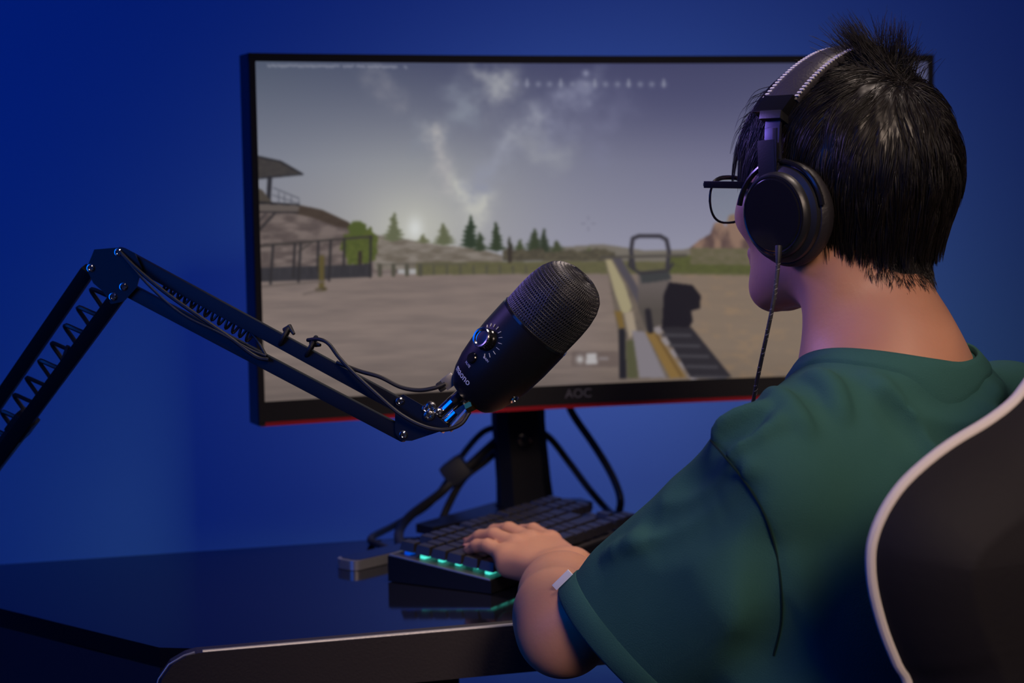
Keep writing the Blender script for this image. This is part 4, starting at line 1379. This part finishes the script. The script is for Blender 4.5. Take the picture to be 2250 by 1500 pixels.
for x, y, F_n in ((200, 589, AP), (261, 554, AP), (249, 652, AP), (272, 630, AP), (879, 881, AP), (886, 955, AP), (936, 898, AP)):
    bolt(F_n(x, y, -.0112), .0034).build('bolt', M['chrome'], arm)
def coil(a, b_, r, pitch, wr, ph=0.0):
    L = np.linalg.norm(b_ - a); z = unit(b_ - a); x = unit(np.cross(z, (0, 1, 0))); y = np.cross(z, x) * .15
    n = int(L / pitch * 14)
    return MB().tube([a + z * (L * i / n) + r * (math.cos(ph + 2 * math.pi * i / 14) * x + math.sin(ph + 2 * math.pi * i / 14) * y) for i in range(n + 1)], wr, 6)
coil(LP(232, 640), LP(-190, 1215), .0118, .0250, .0022, 1.0).build('lower_spring', M['plastic'], arm)
coil(AP(360, 622), AP(560, 742), .0066, .0078, .0014).build('upper_spring', M['plastic'], arm)
MB().tube([AP(300, 590), AP(365, 626)], .0016, 8).build('spring_hook', M['chrome'], arm)
MB().tube(spline([LP(150, 760, -.004), LP(128, 812, -.006), LP(70, 890, -.006), LP(0, 965, -.006), LP(-80, 1060, -.004)], 8), .0022, 8).build('lower_cable', M['rubber'], arm)
MB().bar(LP(62, 915, 0), LP(36, 950, 0), .019, .021, (0, 1, 0), .002).build('cable_collar', M['plastic'], arm)
MB().bar(LP(40, 945, 0), LP(-262, 1340, 0), .018, .0185, (0, 1, 0), .002).build('sleeve_tube', M['plastic'], arm)
lb = (LP(-262, 1300) + clamp_pt) / 2
cz = np.array([clamp_pt[0], clamp_pt[1], 0])
MB().lathe(cz + UP * (ZD + .0005), UP, [(0, .024), (.010, .024), (.014, .016), (.055, .013), (.085, .013), (.085, .0)], 28).build('swivel_post', M['satin'], arm)
MB().box(cz + UP * (ZD + .004), (DX, DY, UP), (.026, .030, .0034), .001).build('clamp_jaw', M['satin'], arm)
# swivel head, threaded rod and yoke under the microphone
hd = MB().tube([AP(930, 905), AP(952, 922)], .0095, 20).build('swivel_head', M['gloss_plastic'], arm)
bolt(AP(946, 893, -.011), .0040).build('bolt', M['chrome'], arm); bolt(AP(942, 912, -.013), .0040).build('bolt', M['chrome'], arm)
bolt(AP(962, 905, -.010), .0030).build('bolt', M['chrome'], arm)
MB().tube([AP(948, 930), AP(996, 884), P(1012, 869, 1.60)], [.0062, .0062, .0060], 24).build('mount_rod', M['chrome'], arm)
MB().tube([AP(966, 942, -.002), AP(1004, 906, -.002)], .0052, 18).build('mount_sleeve', M['chrome'], arm)
MB().prism([AP(984, 912, -.006), AP(1018, 888, -.006), AP(1032, 898, -.006), AP(1000, 936, -.006), AP(984, 940, -.006)], np.array([0, .014, 0]), .001).build('mount_block', M['gloss_plastic'], arm)
MB().tube([AP(988, 944, -.004), AP(1028, 900, -.006)], .0026, 12).build('yoke_screw', M['silver'], arm)
MB().tube([AP(1026, 897, -.008), AP(1040, 890, -.008)], .0050, 6).build('lock_nut', M['brass'], arm)['label'] = 'small brass lock nut'
# microphone cable strapped to the arm
cab = empty('microphone_cable', AP(300, 560), 'thin black cable strapped along the boom arm to the microphone', 'cable')
MB().tube(spline([AP(262, 552, -.012), AP(300, 590, -.016), AP(360, 640, -.018), AP(430, 690, -.018), AP(500, 738, -.016), AP(560, 782, -.014), AP(590, 790, -.012)], 8), .0019, 8).build('cable_run', M['rubber'], cab)
MB().tube(spline([AP(268, 560, -.014), AP(330, 630, -.020), AP(400, 690, -.020), AP(480, 730, -.018), AP(550, 768, -.014), AP(585, 782, -.012)], 8), .0012, 8).build('cable_run', M['rubber'], cab)
MB().tube(spline([AP(585, 782, -.010), AP(560, 740, -.004), AP(520, 706, .004), AP(440, 660, .006), AP(425, 655, -.004)], 8), .0014, 8).build('cable_run', M['rubber'], cab)
MB().tube(spline([AP(676, 747, -.004), AP(700, 745, -.012), AP(722, 755, -.014), AP(745, 785, -.016), AP(780, 822, -.018), AP(830, 868, -.020), AP(880, 910, -.020), AP(930, 936, -.020), AP(975, 944, -.018), AP(1012, 932, -.014), AP(1032, 905, -.008)], 8), .0018, 8).build('cable_loop', M['rubber'], cab)
MB().tube(spline([AP(740, 796, -.008), AP(790, 815, -.010), AP(835, 828, -.010), AP(880, 850, -.008), AP(920, 857, -.006), AP(955, 852, -.004), AP(978, 843, 0)], 8), .0019, 8).build('cable_loop', M['rubber'], cab)
for x, y in ((626, 726), (684, 750)):
    t = unit(AP(900, 902) - AP(262, 556))
    s_ = unit(np.cross(t, (0, 1, 0)))
    ring = [AP(x, y + 12) + (.0095 * math.cos(a) * s_ + .0105 * math.sin(a) * np.array([0, 1, 0])) for a in np.linspace(0, 2 * math.pi, 20)[:-1]]
    st_ = MB().tube(ring, .0022, 8, closed=True); st_.tube([AP(x, y, -.002), AP(x + 10, y - 8 if x < 650 else y + 6, -.004), AP(x + 20, y + 8, -.006)], [.003, .0028, .0014], 8)
    st_.build('strap', M['rubber'], cab)
MB().bar(P(975, 846, 1.60), P(999, 828, 1.60), .0072, .0110, (0, 1, 0), .001).build('plug', M['silver'], cab)['label'] = 'metal plug'
MB().bar(P(962, 853, 1.60), P(978, 843, 1.60), .0070, .0088, (0, 1, 0), .002).build('plug_grip', M['rubber'], cab)

# ------------------------------------------------------------------ cables behind the monitor stand
def desk_cable(name, pts, r, label):
    c = MB().tube(spline(pts, 10), r, 10).build(name, M['rubber'], None)
    return tag(c, label, 'cable')
B_ = 2.36
desk_cable('power_cable', [P(1105, 935, B_ + .04), P(1060, 950, B_ + .02), P(1012, 1005, B_ + .015), P(984, 1055, B_), P(940, 1110, B_ - .02), P(870, 1152, B_ - .05), onz(815, 1182, ZD + .006), onz(832, 1196, ZD + .005), onz(862, 1210, ZD + .005)], .0042, 'dark cable bent sharply at the left, behind the silver phone')
desk_cable('video_cable', [P(1105, 955, B_ + .04), P(1066, 990, B_ + .005), P(1010, 1042, B_ - .015), P(965, 1085, B_ - .03), P(905, 1130, B_ - .08), P(878, 1165, B_ - .13), onz(882, 1198, ZD + .007), onz(915, 1212, ZD + .007)], .0060, 'thick dark cable looping down behind the keyboard corner')
desk_cable('signal_cable', [P(1108, 975, B_ + .05), P(1070, 1010, B_ + .03), P(1020, 1050, B_ + .01), P(985, 1110, B_ - .02), P(966, 1160, B_ - .06), onz(962, 1188, ZD + .010), onz(990, 1196, ZD + .009)], .0050, 'dark cable dropping straight to the desk, nearest the stand on its left')
tag(MB().bar(P(985, 1012, B_ - .012), P(1018, 1055, B_ - .012), .030, .034, (0, 1, 0), .008).build('cable_clip', M['rubber'], None), 'black clip bundling three cables left of the monitor stand', 'cable clip')
desk_cable('charging_cable', [P(1245, 880, B_ + .03), P(1262, 915, B_ + .03), P(1310, 985, B_ + .03), P(1345, 1045, B_ + .03), P(1363, 1095, B_ + .02), P(1358, 1130, B_ + .02), onz(1348, 1146, ZD + .006)], .0052, 'dark cable curving widest to the right of the monitor stand')
desk_cable('data_cable', [P(1165, 935, B_ + .06), P(1208, 962, B_ + .05), P(1250, 1015, B_ + .05), P(1295, 1075, B_ + .04), P(1335, 1120, B_ + .04), onz(1362, 1140, ZD + .006)], .0046, 'dark cable slanting from the stand column down to the right')

# ------------------------------------------------------------------ keyboard
KO = onz(1079, 1306, ZD); KBk = onz(853, 1278, ZD)
kb = unit(KBk - KO); ka = np.array([kb[1], -kb[0], 0]); 
if ka[1] < 0: ka = -ka
KD = np.linalg.norm(KBk - KO); KL = .350
HF0, HB0 = .0135, .0285
key_root = empty('keyboard', KO + (ka * KL + kb * KD) / 2, 'black mechanical keyboard with teal lights under the keys, beneath the hand', 'keyboard')
def kp(s, r, h): return KO + ka * s + kb * r + UP * (HF0 + (HB0 - HF0) * r / KD + h)
MB().prism([KO + UP * .001, KBk + UP * .001, kp(0, KD, 0), kp(0, KD - .001, 0), kp(0, .0, 0)], ka * KL, .0012).build('case', M['satin'], key_root)
tp = MB()
kn_ = unit(np.cross(ka, kp(0, KD, 0) - kp(0, 0, 0)));  kn_ = kn_ if kn_[2] > 0 else -kn_
tp.prism([kp(.0015, .002, .0002), kp(KL - .0015, .002, .0002), kp(KL - .0015, KD - .002, .0002), kp(.0015, KD - .002, .0002)], kn_ * .0014, .0004)
tp.build('top_plate', M['plate'], key_root)['label'] = 'metal top plate with pale edges'
MB().bar(kp(.0012, .0015, .0016), kp(.0012, KD - .0015, .0016), .0016, .0012, UP, 0).bar(kp(.0012, KD - .002, .0016), kp(.06, KD - .002, .0016), .0016, .0012, UP, 0).build('plate_edge', M['silver'], key_root)['label'] = 'pale metal edge of the plate'
rows_ = [
    [1, -1, 1, 1, 1, 1, -.5, 1, 1, 1, 1, -.5, 1, 1, 1, 1, -.25, 1, 1, 1],
    [1] * 13 + [2, -.25, 1, 1, 1], [1.5] + [1] * 12 + [1.5, -.25, 1, 1, 1], [1.75] + [1] * 11 + [2.25],
    [2.25] + [1] * 10 + [2.75, -1.25, 1], [1.25, 1.25, 1.25, 6.25, 1.25, 1.25, 1.25, 1.25, -.25, 1, 1, 1]]
U_ = (KL - .024) / 18.25; R_ = (KD - .010) / 6.0
ks = unit(kp(0, 1, 0) - kp(0, 0, 0))
led_m, blue_m = MB(), MB()
for ri, row in enumerate(rows_):
    r0 = KD - .005 - (ri + .5) * R_
    s_ = .012
    for w in row:
        if w < 0: s_ += -w * U_; continue
        c = kp(s_ + w * U_ / 2, r0, 0)
        m_ = MB(); vs = []
        hb, ht = (w * U_ / 2 - .0008, R_ / 2 - .0008), (w * U_ / 2 - .0028, R_ / 2 - .0024)
        for (hx, hy), z in ((hb, .0060), ((hb[0] - .0003, hb[1] - .0003), .0072), ((ht[0], ht[1]), .0158), ((ht[0] - .0008, ht[1] - .0008), .0162)):
            for sx, sy in ((-1, -1), (1, -1), (1, 1), (-1, 1)): vs.append(c + ka * hx * sx + ks * hy * sy + kn_ * z)
        fs = [(3, 2, 1, 0), (12, 13, 14, 15)]
        for q in range(3):
            for k_ in range(4): fs.append((q * 4 + k_, q * 4 + (k_ + 1) % 4, (q + 1) * 4 + (k_ + 1) % 4, (q + 1) * 4 + k_))
        if np.dot(np.cross(ka, ks), kn_) < 0: fs = [x[::-1] for x in fs]
        m_.add(vs, fs).build('keycap', M['keycap'], key_root, smooth=False, auto=None)
        stem = blue_m if (ri == 0 and s_ < .014) else led_m
        if s_ < .12: stem.box(c + kn_ * .0036, (ka, ks, kn_), (min(hb[0], .0068), .0030, .0020), .0008)
        s_ += w * U_
led_m.build('key_light', M['led'], key_root)['label'] = 'teal lights under the keys'
M['blue_led'] = mat('blue_light', (.0, .05, .4), .4, emit=((.0, .10, .9), .5))
blue_m.build('key_light', M['blue_led'], key_root)['label'] = 'blue light under the corner key'

# ------------------------------------------------------------------ silver phone lying behind the keyboard
p0, p1 = onz(792, 1253, ZD), onz(898, 1228, ZD)
pd = unit(p1 - p0); pw = np.cross(UP, pd)
phone = empty('smartphone', p0 + pd * .06, 'silver phone lying flat on the desk behind the keyboard corner', 'phone')
ol = []
rc = .010; Wp, Lp = .034, .135
for cx, cy, a0_ in ((rc, rc, 180), (Lp - rc, rc, 270), (Lp - rc, Wp - rc, 0), (rc, Wp - rc, 90)):
    for k_ in range(7):
        a = math.radians(a0_ + 15 * k_); ol.append((cx + rc * math.cos(a), cy + rc * math.sin(a)))
lift = .0025
MB().prism([p0 - pd * .008 + pd * x + pw * y + UP * .0006 for x, y in ol], UP * .0106, .0022).build('phone_body', M['silver'], phone)
MB().prism([p0 - pd * .008 + pd * (x * .93 + Lp * .035) + pw * (y * .92 + Wp * .04) + UP * .0112 for x, y in ol], UP * .0006).build('phone_glass', M['gloss_plastic'], phone)

# ------------------------------------------------------------------ gaming chair
ct = math.radians(10)
CA = P(1922, 1210, 1.28)
CN = unit(CF * math.cos(ct) + UP * math.sin(ct))
CS = -CL; CU = unit(np.cross(CS, CN)); CU = CU if CU[2] > 0 else -CU
edge_px = [(2262, 842), (2225, 888), (2170, 930), (2100, 972), (2040, 1016), (1985, 1068), (1946, 1125), (1922, 1185), (1917, 1240), (1925, 1305), (1947, 1385), (1975, 1455), (2002, 1520)]
e3 = [onplane(x, y, CA, CN) for x, y in edge_px]
uv = [(np.dot(q - CA, CS), np.dot(q - CA, CU)) for q in e3]
cu = .290                                      # half width: the chair's middle line
uv = [(u_ , v_) for u_, v_ in uv]
hx = uv[0]
top_l = [(cu - .03, hx[1] + .150), (cu - .075, hx[1] + .128), (min(cu - .085, hx[0] + .075), hx[1] + .085), (hx[0] + .032, hx[1] + .042)]
bot_l = [(uv[-1][0] + .012, uv[-1][1] - .08), (uv[-1][0] + .02, uv[-1][1] - .20), (uv[-1][0] + .03, uv[-1][1] - .27)]
left = top_l + uv + bot_l
full = left + [(2 * cu - a, b_) for a, b_ in left[::-1]]
chair = empty('gaming_chair', [*(CA + CS * cu + CF * .22)[:2], 0], 'black leather gaming chair with white piping behind the person', 'chair')
fine_l = spline([np.array([a, b_, 0]) for a, b_ in full] + [np.array([*full[0], 0])], 4)[:-1]
def cpt(u_, v_, d=0): return CA + CS * u_ + CU * v_ + CN * d
# padded shell: rings shrinking towards the faces
cen = np.array([cu, np.mean([q[1] for q in fine_l]), 0])
def inset(pts, d):
    n_ = len(pts); out = []
    for i in range(n_):
        t = unit(pts[(i + 1) % n_] - pts[i - 1]); nn = np.array([t[1], -t[0], 0])
        if np.dot(nn, cen - pts[i]) < 0: nn = -nn
        out.append(pts[i] + nn * d)
    return out
# orientation-consistent inset
area_ = sum(a[0] * b_[1] - b_[0] * a[1] for a, b_ in zip(fine_l, fine_l[1:] + fine_l[:1]))
def inset(pts, d):
    n_ = len(pts); out = []
    for i in range(n_):
        t = unit(pts[(i + 1) % n_] - pts[i - 1]); nn = np.array([-t[1], t[0], 0]) * (1 if area_ > 0 else -1)
        out.append(pts[i] + nn * d)
    return out
rings_ = [(.046, -.0575), (.040, -.054), (.024, -.040), (.010, -.022), (.002, -.006), (.0, .0), (.004, .003), (.020, .012), (.036, .016)]
vs = []
for d, z in rings_: vs += [cpt(q[0], q[1], z) for q in inset(fine_l, d)]
m_ = len(fine_l); fs = []
for i in range(len(rings_) - 1):
    for k_ in range(m_): fs.append((i * m_ + k_, i * m_ + (k_ + 1) % m_, (i + 1) * m_ + (k_ + 1) % m_, (i + 1) * m_ + k_))
Mi = (2 * len(left) - 1) * 4                  # the mirror of point k is Mi - k
for base_, rev in ((0, True), ((len(rings_) - 1) * m_, False)):
    for k_ in range(Mi // 2):
        q = [base_ + k_, base_ + k_ + 1, base_ + (Mi - k_ - 1) % m_, base_ + (Mi - k_) % m_]
        q = list(dict.fromkeys(q))
        if len(q) > 2: fs.append(tuple(q[::-1] if rev else q))
    top_i = [base_ + (Mi + j) % m_ for j in range(0, m_ - Mi + 1)]
    top_i = list(dict.fromkeys(top_i))
    if len(top_i) > 2: fs.append(tuple(top_i[::-1] if rev else top_i))
if area_ < 0: fs = [x[::-1] for x in fs]
bm_ = MB().add(vs, fs)
bo = bm_.build('backrest', M['leather'], chair, auto=50)
bmh = bmesh.new(); bmh.from_mesh(bo.data); bmesh.ops.recalc_face_normals(bmh, faces=bmh.faces); bmh.to_mesh(bo.data); bmh.free()
MB().tube([cpt(q[0], q[1], .001) for q in inset(fine_l, -.0005)], .0042, 10, closed=True).build('piping', M['piping'], chair)['label'] = 'white piping round the backrest'
sc_ = cpt(cu, uv[-1][1] - .20) ; seat_c = np.array([*(CA + CS * cu + CF * .30)[:2], .44])
MB().box(seat_c, (CS, CF, UP), (.25, .25, .045), .03).build('seat', M['leather'], chair)
MB().box(np.array([*(CA + CS * cu + CF * .07)[:2], .42]), (CS, CF, UP), (.16, .05, .03), .01).build('seat_bracket', M['satin'], chair)
MB().lathe([seat_c[0], seat_c[1], .10], UP, [(0, .04), (.08, .035), (.08, .025), (.295, .025), (.295, 0)], 20).build('gas_lift', M['satin'], chair)
for k_ in range(5):
    a = math.radians(72 * k_ + 20); d = np.array([math.cos(a), math.sin(a), 0]); c0 = np.array([seat_c[0], seat_c[1], .13])
    MB().bar(c0 + d * .02, c0 + d * .30 - UP * .03, .05, .03, UP, .006).build('base_leg', M['satin'], chair)
    MB().lathe(np.array([*(c0 + d * .30)[:2], .034]) - np.cross(d, UP) * .02, np.cross(d, UP), [(0, 0), (0, .028), (.004, .032), (.036, .032), (.04, .028), (.04, 0)], 18).build('caster', M['rubber'], chair)
